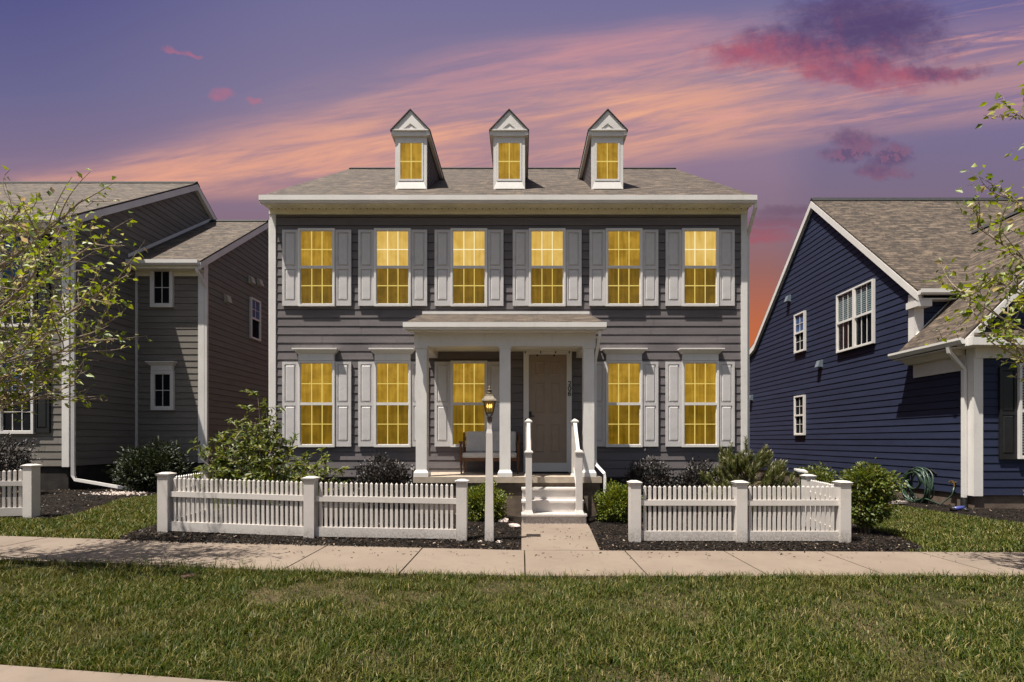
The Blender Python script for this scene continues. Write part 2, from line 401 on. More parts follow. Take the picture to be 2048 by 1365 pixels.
# ------------------------------------------------------------------ windows, local: x across, -y outwards, origin at the bottom middle
def frame_ring(mb, w, z0, z1, t, y0, y1, tb=None):
    tb = tb or t
    mb.box(-w / 2, -w / 2 + t, y0, y1, z0, z1); mb.box(w / 2 - t, w / 2, y0, y1, z0, z1)
    mb.box(-w / 2 + t, w / 2 - t, y0, y1, z1 - t, z1); mb.box(-w / 2 + t, w / 2 - t, y0, y1, z0, z0 + tb)
WM = {}
def window_meshes(w, h, cols, rows, case=.05, double=True, key=None, lower_plain=False):
    k = (w, h, cols, rows, case, double, lower_plain)
    if k in WM: return WM[k]
    fm = MB(); frame_ring(fm, w, 0, h, case, -.055, .02, case * 1.1)
    iw = w - 2 * case; z0 = case * 1.1; z1 = h - case; zm = (z0 + z1) / 2
    if double: fm.box(-iw / 2, iw / 2, -.050, -.030, zm - .030, zm + .030)
    fm = fm.done('window', M['white'])
    out = {'frame': fm, 'sash': [], 'grille': [], 'pane': []}
    spans = [(zm - .012, z1, -.042, -.012), (z0, zm + .012, -.028, -.004)] if double else [(z0, z1, -.042, -.012)]
    for si, (a, b, ya, yb) in enumerate(spans):
        sm = MB(); st = .016
        frame_ring(sm, iw, a, b, st, ya, yb); out['sash'].append(sm.done('sash', M['white']))
        gm = MB(); bw = .0088; gw = iw - 2 * st; g0 = a + st; g1 = b - st
        if not (lower_plain and si == 1):
            for c in range(1, cols):
                x = -gw / 2 + gw * c / cols; gm.box(x - bw, x + bw, yb - .012, yb - .001, g0, g1)
            for r in range(1, rows):
                z = g0 + (g1 - g0) * r / rows
                for c in range(cols):
                    gm.box(-gw / 2 + gw * c / cols + (bw if c else 0), -gw / 2 + gw * (c + 1) / cols - (bw if c < cols - 1 else 0), yb - .012, yb - .001, z - bw, z + bw)
        out['grille'].append(gm if gm.f else None)
        pm = MB(); pm.box(-gw / 2 - .01, gw / 2 + .01, yb + .001, yb + .005, g0 - .01, g1 + .01)
        out['pane'].append(pm)
    WM[k] = out; return out
MCACHE = {}
def cached(mb, name, mat):
    k = (id(mb), mat.name)
    if k not in MCACHE: MCACHE[k] = mb.done(name, mat)
    return MCACHE[k]
def add_window(parent, loc, w, h, cols, rows, panes, grille, rz=0, case=.05, double=True, header=None, blind=False, lower_plain=False, label=None):
    wm = window_meshes(w, h, cols, rows, case, double, lower_plain=lower_plain)
    o = link('window', wm['frame'], parent, loc, rz, label)
    for i, s in enumerate(wm['sash']):
        sub('sash', s, o)
        if wm['grille'][i] is not None: sub('grille', cached(wm['grille'][i], 'grille', M['grille_hot'] if (isinstance(panes, tuple) and panes[i] is M['pane_bright']) else grille), o)
        sub('pane', cached(wm['pane'][i], 'pane', panes[i] if isinstance(panes, (list, tuple)) else panes), o)
    if header: sub('header', header, o)
    if blind:
        b = MB(); z = h * .52 if blind == 'half' else .12
        while z < h - .09:
            b.box(-w / 2 + case + .03, w / 2 - case - .03, .003, .012, z, z + .034); z += .058
        sub('blind', b.done('blind', M['blind']), o)
    return o
def shutter_mesh(w, h, mat, split=.5):
    b = MB(); st = .055
    b.box(-w / 2, w / 2, -.022, 0.0, 0, h)
    b.box(-w / 2, -w / 2 + st, -.038, -.022, 0, h); b.box(w / 2 - st, w / 2, -.038, -.022, 0, h)
    zs = [(0, .11), (h * split - .035, h * split + .035), (h - .06, h)]
    for a, c in zs: b.box(-w / 2 + st, w / 2 - st, -.038, -.022, a, c)
    for a, c in ((zs[0][1], zs[1][0]), (zs[1][1], zs[2][0])):
        x0, x1 = -w / 2 + st + .012, w / 2 - st - .012; a += .014; c -= .014; e = .026
        P = [(x0, -.022, a), (x1, -.022, a), (x1, -.022, c), (x0, -.022, c), (x0 + e, -.040, a + e), (x1 - e, -.040, a + e), (x1 - e, -.040, c - e), (x0 + e, -.040, c - e)]
        b.mesh(P, [(4, 5, 6, 7), (0, 1, 5, 4), (1, 2, 6, 5), (2, 3, 7, 6), (3, 0, 4, 7)])
    return b.done('shutter', mat)
def header_mesh(w, h0):           # crown over a window, local to the window
    b = MB()
    b.box(-w / 2 + .015, w / 2 - .015, -.062, .02, h0 + .004, h0 + .15)
    b.frustum((-w / 2 - .0, w / 2 + .0, -.075, .02, h0 + .15), (-w / 2 - .075, w / 2 + .075, -.15, .02, h0 + .235))
    b.box(-w / 2 - .085, w / 2 + .085, -.16, .02, h0 + .235, h0 + .262)
    return b.done('header', M['white'])
def downspout(mb, path, w=.035): mb.tube(path, [w] * len(path), 4)
def gutter_profile(mb, x0, x1, y, z, h=.13, d=.11):   # runs along x, front lip at y - d
    prof = [(y, z - h), (y - d * .8, z - h), (y - d * .8, z - h * .86), (y - d, z - h * .70), (y - d, z), (y - d + .012, z), (y - d + .012, z - .03), (y, z - .03)]
    mb.prism([(x0, a, b) for a, b in prof], (x1 - x0, 0, 0))

# ================================================================== MIDDLE HOUSE
HX0, HX1 = -5.567, 4.989
house = thing('house', (-.29, 0, 0), 'grey two-storey house with three dormers, yellow lit windows and a front porch', 'house')
EO = .41                                           # eave overhang
ZE, YR, ZR = 6.72, Y(15.7), 10.38                  # eave height, ridge
SL = (ZR - ZE) / (YR + EO)
def roof_z(y): return ZE + SL * (y + EO)
HB = 2 * YR                                        # back wall
b = MB()
siding(b, front(0), HX0 + .12, HX1 - .12, .69, 6.515, .186)
def glo(z): return 0.02 if z < ZE else (z - ZE) / SL - EO + .02
def ghi(z): return HB - .02 if z < ZE else HB - ((z - ZE) / SL - EO) - .02
siding(b, facing_l(HX0 + .02), glo, ghi, .69, ZR - .2, .186)
siding(b, facing_r(HX1 - .02), glo, ghi, .69, ZR - .2, .186)
b.box(HX0 + .03, HX1 - .03, .015, HB, .66, 6.62)
b.mesh([(HX0 + .03, .3, 6.61), (HX0 + .03, HB - .3, 6.61), (HX0 + .03, YR, ZR - .25), (HX1 - .03, .3, 6.61), (HX1 - .03, HB - .3, 6.61), (HX1 - .03, YR, ZR - .25)], [(0, 1, 2), (3, 5, 4)])
link('wall', b.done('wall', M['siding_mid']), house)
b = MB(); b.box(HX0 + .02, HX1 - .02, .03, HB, -.2, .69); link('foundation', b.done('foundation', M['found_dark']), house)
for x0, x1, xs in ((HX0, HX0 + .12, HX0 - .015), (HX1 - .12, HX1, HX1 + .015)):
    b = MB(); b.box(x0, x1, -.035, .02, .67, 6.51)
    b.box(min(xs, x0 if xs < x0 else x1), max(xs, x0 if xs < x0 else x1), -.035, .12, .67, 6.51)
    link('corner_board', b.done('corner_board', M['white']), house)
b = MB(); b.box(HX0 - .02, HX1 + .02, -.05, .02, 6.51, 6.625); link('frieze', b.done('frieze', M['cream']), house)
# soffit with ribs
b = MB(); b.box(HX0 - .03, HX1 + .03, -EO + .10, .02, 6.635, 6.655)
b.mesh([(HX0 - .02, -.05, 6.615), (HX1 + .02, -.05, 6.615), (HX1 + .03, -EO + .11, 6.598), (HX0 - .03, -EO + .11, 6.598)], [(0, 1, 2, 3)])
x = HX0
nrm = Vector((0, -.10, .20)).normalized()
while x < HX1:
    for (f0, f1) in ((.06, .94),):
        pa = Vector((x, -.05, 6.615)); pb = Vector((x, -EO + .11, 6.598))
        q0 = pa.lerp(pb, f0); q1 = pa.lerp(pb, f1); dn = Vector((0, -.004, -.008))
        b.hexa([q0 + dn, q0 + dn + Vector((.014, 0, 0)), q0 + Vector((.014, 0, 0)), q0, q1 + dn, q1 + dn + Vector((.014, 0, 0)), q1 + Vector((.014, 0, 0)), q1])
    x += .075
nf = len(b.f); x = HX0 + .05
while x < HX1:
    b.box(x, x + .022, -.085, -.068, 6.603, 6.618); x += .15
sm = b.done('soffit', M['cream']); sm.materials.append(M['black'])
for pl in sm.polygons[nf:]: pl.material_index = 1
link('soffit', sm, house)
b = MB(); gutter_profile(b, HX0 - .045, HX1 + .045, -EO + .10, ZE + .02, .15, .11)
link('gutter', b.done('gutter', M['white']), house)
b = MB(); b.box(HX0 - .03, HX1 + .03, -EO + .101, -EO + .13, 6.60, 6.71); link('fascia', b.done('fascia', M['white']), house)
rx0, rx1 = HX0 - .035, HX1 + .035
b = MB()
b.slab([(rx0, -EO + .04, ZE + .025), (rx1, -EO + .04, ZE + .025), (rx1, YR, ZR), (rx0, YR, ZR)], .05)
b.slab([(rx1, HB + EO, ZE), (rx0, HB + EO, ZE), (rx0, YR, ZR), (rx1, YR, ZR)], .05, (3.3, 1.1))
roof = link('roof', b.done('roof', M['shingle']), house)
b = MB(); b.prism([(rx0, YR - .14, ZR - .06), (rx0, YR, ZR + .045), (rx0, YR + .14, ZR - .06)], (rx1 - rx0, 0, 0))
link('ridge_cap', b.done('ridge_cap', M['ridge']), house)
for xa in (rx0, rx1):
    b = MB()
    for y0, z0 in ((-EO + .05, ZE), (HB + EO - .05, ZE)):
        b.hexa([(xa - .012, y0, z0 - .16), (xa + .012, y0, z0 - .16), (xa + .012, YR, ZR - .17), (xa - .012, YR, ZR - .17), (xa - .012, y0, z0 - .03), (xa + .012, y0, z0 - .03), (xa + .012, YR, ZR - .052), (xa - .012, YR, ZR - .052)])
    link('rake_board', b.done('rake_board', M['white']), house)
# right downspout
b = MB(); xd = HX1 + .055
downspout(b, [(xd - .02, -EO + .05, 6.60), (xd - .02, -EO + .05, 6.50), (xd, -.02, 6.14), (xd, .045, 6.04), (xd, .045, .25)], .042)
link('downspout', b.done('downspout', M['white']), house)
b = MB(); downspout(b, [(HX0 - .05, .075, 6.42), (HX0 - .05, .075, .2)], .04)
link('downspout', b.done('downspout', M['white']), house)

WX = [-4.529, -2.849, -1.161, .567, 2.264, 3.952]
up_sh = shutter_mesh(.352, 1.68, M['shutter']); lo_sh = shutter_mesh(.352, 1.875, M['shutter'])
PB, PM, PD = M['pane_bright'], M['pane_mid'], M['pane_dark']
ups = [(PM, PD), (PB, PD), (PB, PD), (PB, PD), (PM, PD), (PB, PD)]
for x, pn in zip(WX, ups):
    add_window(house, (x, -.028, 4.462), .81, 1.715, 3, 2, pn, M['grille'], case=.044)
    for s in (-1, 1): link('shutter', up_sh, house, (x + s * (.405 + .180), -.021, 4.475))
hd = header_mesh(.81, 1.905)
los = [(PM, PD), (PM, PD), (PM, PD), None, (PM, PD), (PM, PD)]
for i, (x, pn) in enumerate(zip(WX, los)):
    if pn is None: continue
    add_window(house, (x, -.028, 1.35), .81, 1.905, 3, 2, pn, M['grille'], case=.044, header=None if i == 2 else hd)
    for s in (-1, 1): link('shutter', lo_sh, house, (x + s * (.405 + .180), -.021, 1.362))

# dormers
DF = Y(11.23)
def dormer(xc):
    w = .737; zb = roof_z(DF); ze = 8.60; zp = 9.19; hw = w / 2; ow = .465
    ye = (ze - ZE) / SL - EO; yp = (zp - ZE) / SL - EO
    b = MB()                       # front wall and cheeks
    b.box(xc - hw + .012, xc + hw - .012, DF + .002, DF + .03, zb - .3, ze)
    b.mesh([(xc - hw + .012, DF + .002, ze), (xc + hw - .012, DF + .002, ze), (xc, DF + .002, zp - .12)], [(0, 1, 2)])
    o = link('dormer', b.done('dormer', M['white']), house)
    for s in (-1, 1):
        b = MB(); fr = facing_r(xc + hw - .02) if s > 0 else facing_l(xc - hw + .02)
        siding(b, fr, DF + .03, lambda z: (z - ZE) / SL - EO + .1, zb - .1, ze + .02, .12, .012)
        c = sub('cheek', b.done('cheek', M['siding_mid']), o)
        c.location = -W[o]
    b = MB()
    t = .075
    b.box(xc - hw, xc - hw + t, DF - .03, DF + .04, zb - .03, ze - .02); b.box(xc + hw - t, xc + hw, DF - .03, DF + .04, zb - .03, ze - .02)
    b.box(xc - hw + t, xc + hw - t, DF - .03, DF + .002, ze - .12, ze - .02)
    b.mesh([(xc - hw + t, DF - .028, zb + .17), (xc + hw - t, DF - .028, zb + .17), (xc + hw - .005, DF - .06, zb - .02), (xc - hw + .005, DF - .06, zb - .02)], [(0, 1, 2, 3)])
    b.box(xc - hw + t, xc + hw - t, DF - .027, DF + .002, zb - .02, zb + .17)
    b.box(xc - hw - .03, xc + hw + .03, DF - .07, DF + .0015, ze - .02, ze + .09)
    b.box(xc - hw - .06, xc + hw + .06, DF - .10, DF + .0015, ze + .09, ze + .115)
    A3 = [Vector((xc - ow + .03, 0, ze + .116)), Vector((xc + ow - .03, 0, ze + .116)), Vector((xc, 0, zp - .035))]
    B3 = [Vector((xc - .16, 0, ze + .135)), Vector((xc + .16, 0, ze + .135)), Vector((xc, 0, ze + .26))]
    for i in range(3):
        j = (i + 1) % 3; q = [A3[i], A3[j], B3[j], B3[i]]
        b.prism([p + Vector((0, DF - .085, 0)) for p in q], (0, .087, 0))
    b.mesh([p + Vector((0, DF - .07, 0)) for p in B3], [(0, 1, 2)])
    for s in (-1, 1):
        # under-eave return along the cheek
        x0 = xc + s * hw; x1 = xc + s * (ow - .015)
        b.hexa([(min(x0, x1), DF - .08, ze - .0), (max(x0, x1), DF - .08, ze - .0), (max(x0, x1), ye, ze - .0), (min(x0, x1), ye, ze - .0), (min(x0, x1), DF - .08, ze + .09), (max(x0, x1), DF - .08, ze + .09), (max(x0, x1), ye, ze + .09), (min(x0, x1), ye, ze + .09)])
    tr = sub('trim', b.done('trim', M['white']), o); tr.location = -W[o]
    b = MB()
    b.slab([(xc - ow, DF - .11, ze + .10), (xc - ow, ye + .15, ze + .10), (xc, yp + .15, zp), (xc, DF - .11, zp)], .03)
    b.slab([(xc + ow, ye + .15, ze + .10), (xc + ow, DF - .11, ze + .10), (xc, DF - .11, zp), (xc, yp + .15, zp)], .03)
    rf = sub('dormer_roof', b.done('dormer_roof', M['ridge']), o); rf.location = -W[o]
    wm = MB(); ww = .50; z0 = zb + .175; z1 = ze - .125
    for (xa, xb, za, zc) in ((-ww / 2 - .04, -ww / 2, z0, z1), (ww / 2, ww / 2 + .04, z0, z1), (-ww / 2, ww / 2, z0, z0 + .045), (-ww / 2, ww / 2, z1 - .04, z1)):
        wm.box(xc + xa, xc + xb, DF - .038, DF + .001, za, zc)
    s_ = sub('sash', wm.done('sash', M['white']), o); s_.location = -W[o]
    g = MB(); g.box(xc - .009, xc + .009, DF - .026, DF - .012, z0 + .045, z1 - .04); zm = (z0 + z1) / 2
    g.box(xc - ww / 2, xc - .009, DF - .026, DF - .012, zm - .009, zm + .009); g.box(xc + .009, xc + ww / 2, DF - .026, DF - .012, zm - .009, zm + .009)
    s_ = sub('grille', g.done('grille', M['grille']), o); s_.location = -W[o]
    g = MB(); g.box(xc - ww / 2, xc + ww / 2, DF - .010, DF - .004, z0 + .04, z1 - .035)
    s_ = sub('pane', g.done('pane', M['pane_mid']), o); s_.location = -W[o]
for xc in (-2.579, -.287, 2.003): dormer(xc)

# porch
YP = Y(9.276); FZ = .795
b = MB(); b.box(-2.09, 1.55, YP - .03, .0, FZ - .115, FZ); link('porch_floor', b.done('porch_floor', M['slab']), house)
b = MB(); b.box(-2.04, 1.50, YP + .03, .02, -.2, FZ - .24); b.box(-2.06, 1.52, YP + .015, .02, FZ - .24, FZ - .116)
link('porch_foundation', b.done('porch_foundation', M['found']), house)
CX = [-1.94, -.32, 1.304]
for x in CX:
    b = MB(); y = YP + .115
    b.box(x - .105, x + .105, y - .105, y + .105, FZ + .10, 3.28)
    b.box(x - .125, x + .125, y - .125, y + .125, 3.28, 3.325)
    b.frustum((x - .14, x + .14, y - .14, y + .14, FZ + .075), (x - .108, x + .108, y - .108, y + .108, FZ + .13))
    b.box(x - .14, x + .14, y - .14, y + .14, FZ, FZ + .075)
    link('porch_column', b.done('porch_column', M['white']), house)
b = MB()
b.box(-2.075, 1.435, YP, YP + .22, 3.326, 3.58)
b.box(-2.075, -1.855, YP + .22, 0.0, 3.326, 3.58); b.box(1.215, 1.435, YP + .22, 0.0, 3.326, 3.58)
link('porch_beam', b.done('porch_beam', M['white']), house)
b = MB(); b.box(-1.855, 1.215, YP + .22, 0.0, 3.47, 3.50); link('porch_ceiling', b.done('porch_ceiling', M['cream']), house)
ye = Y(9.03); b = MB()
b.slab([(-2.2, ye, 3.715), (1.575, ye, 3.715), (1.50, -.012, 4.30), (-2.18, -.012, 4.30)], .04)
b2 = MB(); b2.mesh([(-2.07, YP, 3.581), (-2.07, -.0, 3.581), (-2.07, -.0, 4.24), (-2.07, YP, 3.70)], [(0, 1, 2, 3)])
b2.mesh([(1.43, YP, 3.581), (1.43, -.0, 3.581), (1.43, -.0, 4.24), (1.43, YP, 3.70)], [(0, 1, 2, 3)])
b2.box(-2.15, 1.52, ye + .06, YP + .0, 3.575, 3.60); b2.box(-2.17, 1.54, ye + .03, ye + .06, 3.56, 3.69)
link('porch_roof', b.done('porch_roof', M['shingle']), house); link('porch_soffit', b2.done('porch_soffit', M['white']), house)
b = MB(); b.box(-2.19, 1.50, -.075, -.013, 4.285, 4.345); link('flashing', b.done('flashing', M['white']), house)
b = MB(); gutter_profile(b, -2.215, 1.59, ye + .028, 3.705, .125, .10); link('gutter', b.done('gutter', M['white']), house)
b = MB(); xd = 1.475
downspout(b, [(xd, ye, 3.56), (xd, ye + .02, 3.48), (xd - .03, YP + .06, 3.10), (xd - .035, YP + .10, 3.0), (xd - .035, YP + .10, 1.12), (xd - .02, YP + .06, 1.02), (xd + .11, YP - .10, .86), (xd + .12, YP - .10, .78), (xd + .12, YP - .10, .12)], .036)
link('downspout', b.done('downspout', M['white']), house)
# front door
def pxx(px): return (px - 1043) / 90.0
b = MB(); x0, x1 = pxx(1047), pxx(1143); d0, d1 = pxx(1057.5), pxx(1133)
b.box(x0, d0, -.055, .0, FZ, 3.515 - .0); b.box(d1, x1, -.055, .0, FZ, 3.468); b.box(d0, d1, -.055, .0, 3.40, 3.468)
b.box(x0 + .001, d0 - .001, -.0549, -.001, 3.4, 3.467)
b = MB()
b.box(x0, d0, -.055, 0, FZ, 3.468); b.box(d1, x1, -.055, 0, FZ, 3.468); b.box(d0, d1, -.055, 0, 3.40, 3.468); b.box(d0, d1, -.05, 0, FZ, 1.0)
df = link('door_frame', b.done('door_frame', M['white']), house)
b = MB(); b.box(d0, d1, -.02, 0, 1.0, 3.40); wd = d1 - d0
cells = []
for c in (0, 1):
    xa = d0 + wd * (.165 if c == 0 else .575); xb = xa + wd * .255
    for za, zb in ((1.235, 1.865), (2.095, 2.775), (2.945, 3.255)): cells.append((xa, xb, za, zb))
for xa, xb, za, zb in cells:
    e = .022; f = .05                      # recessed moulding ring, then a raised field
    P = [(xa, -.0205, za), (xb, -.0205, za), (xb, -.0205, zb), (xa, -.0205, zb), (xa + e, -.034, za + e), (xb - e, -.034, za + e), (xb - e, -.034, zb - e), (xa + e, -.034, zb - e), (xa + f, -.0215, za + f), (xb - f, -.0215, za + f), (xb - f, -.0215, zb - f), (xa + f, -.0215, zb - f)]
    b.mesh(P, [(0, 1, 5, 4), (1, 2, 6, 5), (2, 3, 7, 6), (3, 0, 4, 7), (4, 5, 9, 8), (5, 6, 10, 9), (6, 7, 11, 10), (7, 4, 8, 11), (8, 9, 10, 11)])
door = link('door', b.done('door', M['door']), house)
b = MB(); zl = 1.5 + (881 - 830) / 90; xl = pxx(1060.5)
b.box(xl - .03, xl + .03, -.05, -.02, zl - .06, zl + .07); b.tube([(xl, -.05, zl - .03), (xl, -.09, zl - .03)], .03, 10); b.tube([(xl, -.085, zl - .03), (xl + .09, -.085, zl - .035)], .012, 6)
sub('handle', b.done('handle', M['black']), door).location = -W[door]
b = MB(); b.tube([(pxx(1051.5), -.056, 1.96), (pxx(1051.5), -.075, 1.96)], .018, 10); sub('doorbell', b.done('doorbell', M['black']), df).location = -W[df]
b = MB()
for px in (1050.5, 1081, 1111, 1138): b.box(pxx(px) - .012, pxx(px) + .012, -.066, -.056, 3.42, 3.475)
for px in (1074.5, 1108): b.box(pxx(px) - .02, pxx(px) + .02, -.045, -.035, 3.36, 3.41)
sub('hook', b.done('hook', M['black']), df).location = -W[df]
nx0 = pxx(1138.6)
def digit(path, z, w=.062, h=.088):
    b = MB(); b.tube([(nx0 + (u - .5) * w, -.062, z + v * h) for u, v in path], .0095, 6)
    return b
ov = [(.5 + .5 * math.sin(a) * (1 if abs(math.sin(a)) > 0 else 1), .5 + .5 * math.cos(a)) for a in [2 * math.pi * k / 16 for k in range(17)]]
two = [(.02, .74), (.10, .90), (.30, 1.0), (.62, 1.0), (.88, .88), (.95, .70), (.82, .50), (.45, .28), (.05, .02), (.98, .02)]
six = [(.92, .84), (.75, .97), (.45, 1.0), (.18, .86), (.04, .55), (.06, .22), (.28, .02), (.62, .0), (.90, .14), (.96, .32), (.82, .52), (.55, .58), (.25, .50), (.08, .34)]
hn = link('house_number', digit(two, 2.715).done('digit', M['black']), house)
for pth, z in ((ov, 2.60), (six, 2.485)):
    sub('digit', digit(pth, z).done('digit', M['black']), hn).location = -W[hn] + Vector(hn.location) * 0
# porch steps and their railings
SD = [8.42, 8.70, 8.98]; SZ = [.2, .4, .6]
b = MB()
for i in range(3):
    y0 = Y(SD[i]); y1 = (Y(SD[i + 1]) if i < 2 else YP + .014); w = (0.012, 1.138 - i * .012)
    b.box(w[0], w[1], y0 + .02, y1 + .0, -.1, SZ[i] - .035 if i else SZ[0] - .035)
    b.box(w[0] - .012, w[1] + .012, y0 - .01, y1 + (.019 if i < 2 else 0), SZ[i] - .034, SZ[i])
link('steps', b.done('steps', M['vinyl']), house)
def newel(x, y, z0, z1, hw):
    b = MB(); b.box(x - hw, x + hw, y - hw, y + hw, z0 + .06, z1 - .05)
    b.frustum((x - hw - .028, x + hw + .028, y - hw - .028, y + hw + .028, z0), (x - hw - .003, x + hw + .003, y - hw - .003, y + hw + .003, z0 + .065))
    b.box(x - hw - .02, x + hw + .02, y - hw - .02, y + hw + .02, z1 - .05, z1 - .022)
    b.frustum((x - hw - .014, x + hw + .014, y - hw - .014, y + hw + .014, z1 - .022), (x - .01, x + .01, y - .01, y + .01, z1 + .02))
    return link('newel_post', b.done('newel_post', M['vinyl']), house)
for xb, xt in ((.128, .135), (1.022, 1.035)):
    yb, yt = Y(8.53), Y(9.36)
    newel(xb, yb, .2, 1.325, .056); newel(xt, yt, FZ, 1.90, .054)
    b = MB()
    for dz, hh, hw in ((1.21, .05, .032), (.30, .05, .026)):
        z0 = .2 + dz - .19; z1 = FZ + dz - .19 if dz > 1 else FZ + .16
        if dz > 1: z0, z1 = 1.20, 1.80
        else: z0, z1 = .36, .92
        b.hexa([(xb - hw, yb + .056, z0), (xb + hw, yb + .056, z0), (xt + hw, yt - .054, z1), (xt - hw, yt - .054, z1), (xb - hw, yb + .056, z0 + hh), (xb + hw, yb + .056, z0 + hh), (xt + hw, yt - .054, z1 + hh), (xt - hw, yt - .054, z1 + hh)])
    hr = link('handrail', b.done('handrail', M['vinyl']), house)
    for k in range(5):
        f = (k + .5) / 5; x = xb + (xt - xb) * f; y = yb + .056 + (yt - yb - .11) * f
        b = MB(); b.box(x - .016, x + .016, y - .016, y + .016, .41 + .56 * f, 1.20 + .6 * f + .01)
        sub('baluster', b.done('baluster', M['vinyl']), hr).location = -W[hr]

# ================================================================== LEFT HOUSE
X1L, D1, D2, X2L = -11.23, 11.9, 13.98, -9.26
gl = gz(-11)
lh = thing('house', (-12.5, Y(13), gl), 'grey-green sided neighbour house at the left edge with stepped gables and black shutters', 'house')
SB = .86; PI_ = .185
y1, y2 = Y(D1), Y(D2)
yA, zA, zEa = Y(16.46), 10.33, 7.10; sA = (zA - zEa) / (yA - y1)
yB, zB_, zEb = Y(17.33), 9.42, 6.86; sB = (zB_ - zEb) / (yB - y2)
b = MB()
siding(b, front(y1), -18, X1L - .14, SB, 6.95, PI_)
siding(b, facing_r(X1L), lambda z: y1 if z < zEa else y1 + (z - zEa) / sA, lambda z: (2 * yA - y1) if z < zEa else 2 * yA - y1 - (z - zEa) / sA, SB, zA - .05, PI_)
b.box(-18, X1L - .012, y1 + .012, 2 * yA - y1, SB, zEa - .05)
b.mesh([(X1L - .012, y1 + .02, zEa - .06), (X1L - .012, 2 * yA - y1, zEa - .06), (X1L - .012, yA, zA - .08)], [(0, 1, 2)])
siding(b, front(y2), X1L + .06, X2L - .13, SB, 6.72, PI_)
siding(b, facing_r(X2L), lambda z: y2 if z < zEb else y2 + (z - zEb) / sB, lambda z: (2 * yB - y2) if z < zEb else 2 * yB - y2 - (z - zEb) / sB, SB, zB_ - .05, PI_)
b.box(X1L, X2L - .012, y2 + .012, 2 * yB - y2, SB, zEb - .05)
b.mesh([(X2L - .012, y2 + .02, zEb - .06), (X2L - .012, 2 * yB - y2, zEb - .06), (X2L - .012, yB, zB_ - .08)], [(0, 1, 2)])
link('wall', b.done('wall', M['siding_left']), lh)
b = MB(); b.box(-18, X1L - .03, y1 + .03, 2 * yA - y1, -.1, SB - .003); b.box(X1L - .1, X2L - .03, y2 + .03, 2 * yB - y2, -.1, SB - .003)
link('foundation', b.done('foundation', M['found_dark']), lh)
for (x, y, zt) in ((X1L, y1, 7.0), (X2L, y2, 6.75)):
    b = MB(); b.box(x - .14, x + .004, y - .03, y + .012, SB - .02, zt); b.box(x + .004, x + .034, y - .03, y + .15, SB - .02, zt)
    link('corner_board', b.done('corner_board', M['white']), lh)
b = MB(); b.box(X1L + .014, X1L + .06, y2 - .045, y2 + .01, SB, 6.72); link('corner_board', b.done('corner_board', M['white']), lh)
def gable_roof(par, xl, xr, ye, ze, yr, zr, mat, ov=.3, rake=True, uvo=(0, 0), over_r=.12):
    s = (zr - ze) / (yr - ye); b = MB(); e = ov
    b.slab([(xl, ye - e, ze - s * e), (xr + over_r, ye - e, ze - s * e), (xr + over_r, yr, zr), (xl, yr, zr)], .05, uvo)
    yk = 2 * yr - ye
    b.slab([(xr + over_r, yk + e, ze - s * e), (xl, yk + e, ze - s * e), (xl, yr, zr), (xr + over_r, yr, zr)], .05, uvo)
    r = link('roof', b.done('roof', mat), par)
    b = MB(); b.prism([(xl, yr - .14, zr - .07), (xl, yr, zr + .05), (xl, yr + .14, zr - .07)], (xr + over_r - xl, 0, 0))
    link('ridge_cap', b.done('ridge_cap', M['ridge']), par)
    b = MB()
    for q0, q1 in ((ye - e, yr), (yk + e, yr)):
        z0 = ze - s * e; xw = xr + over_r
        b.hexa([(xw - .11, q0, z0 - .24), (xw + .012, q0, z0 - .24), (xw + .012, q1, zr - .25), (xw - .11, q1, zr - .25), (xw - .11, q0, z0 - .052), (xw + .012, q0, z0 - .052), (xw + .012, q1, zr - .052), (xw - .11, q1, zr - .052)])
    link('rake_board', b.done('rake_board', M['white']), par)
    b = MB(); z0 = ze - s * e
    b.box(xl, xr + over_r - .11, ye - e + .03, ye - .0, z0 - .22, z0 - .19); b.box(xl, xr + over_r - .11, ye - e + .01, ye - e + .03, z0 - .22, z0 - .05)
    b.box(xl, xr - .0, ye - .028, ye + .0, z0 - .34, z0 - .221)
    link('soffit', b.done('soffit', M['cream']), par)
    b = MB(); gutter_profile(b, xl, xr + over_r - .02, ye - e + .008, z0 + .0, .14, .11); link('gutter', b.done('gutter', M['white']), par)
    return r
gable_roof(lh, -18, X1L, y1, zEa, yA, zA, M['shingle'], .32)
gable_roof(lh, X1L + .035, X2L, y2, zEb, yB, zB_, M['shingle'], .32, uvo=(1.3, .7))
b = MB(); b.hexa([(X1L + .014, y2 - .3, zEb - .15), (X1L + .034, y2 - .3, zEb - .15), (X1L + .034, yB, zB_ + .0), (X1L + .014, yB, zB_ + .0), (X1L + .014, y2 - .3, zEb - .05), (X1L + .034, y2 - .3, zEb - .05), (X1L + .034, yB, zB_ + .1), (X1L + .014, yB, zB_ + .1)])
link('flashing', b.done('flashing', M['white']), lh)
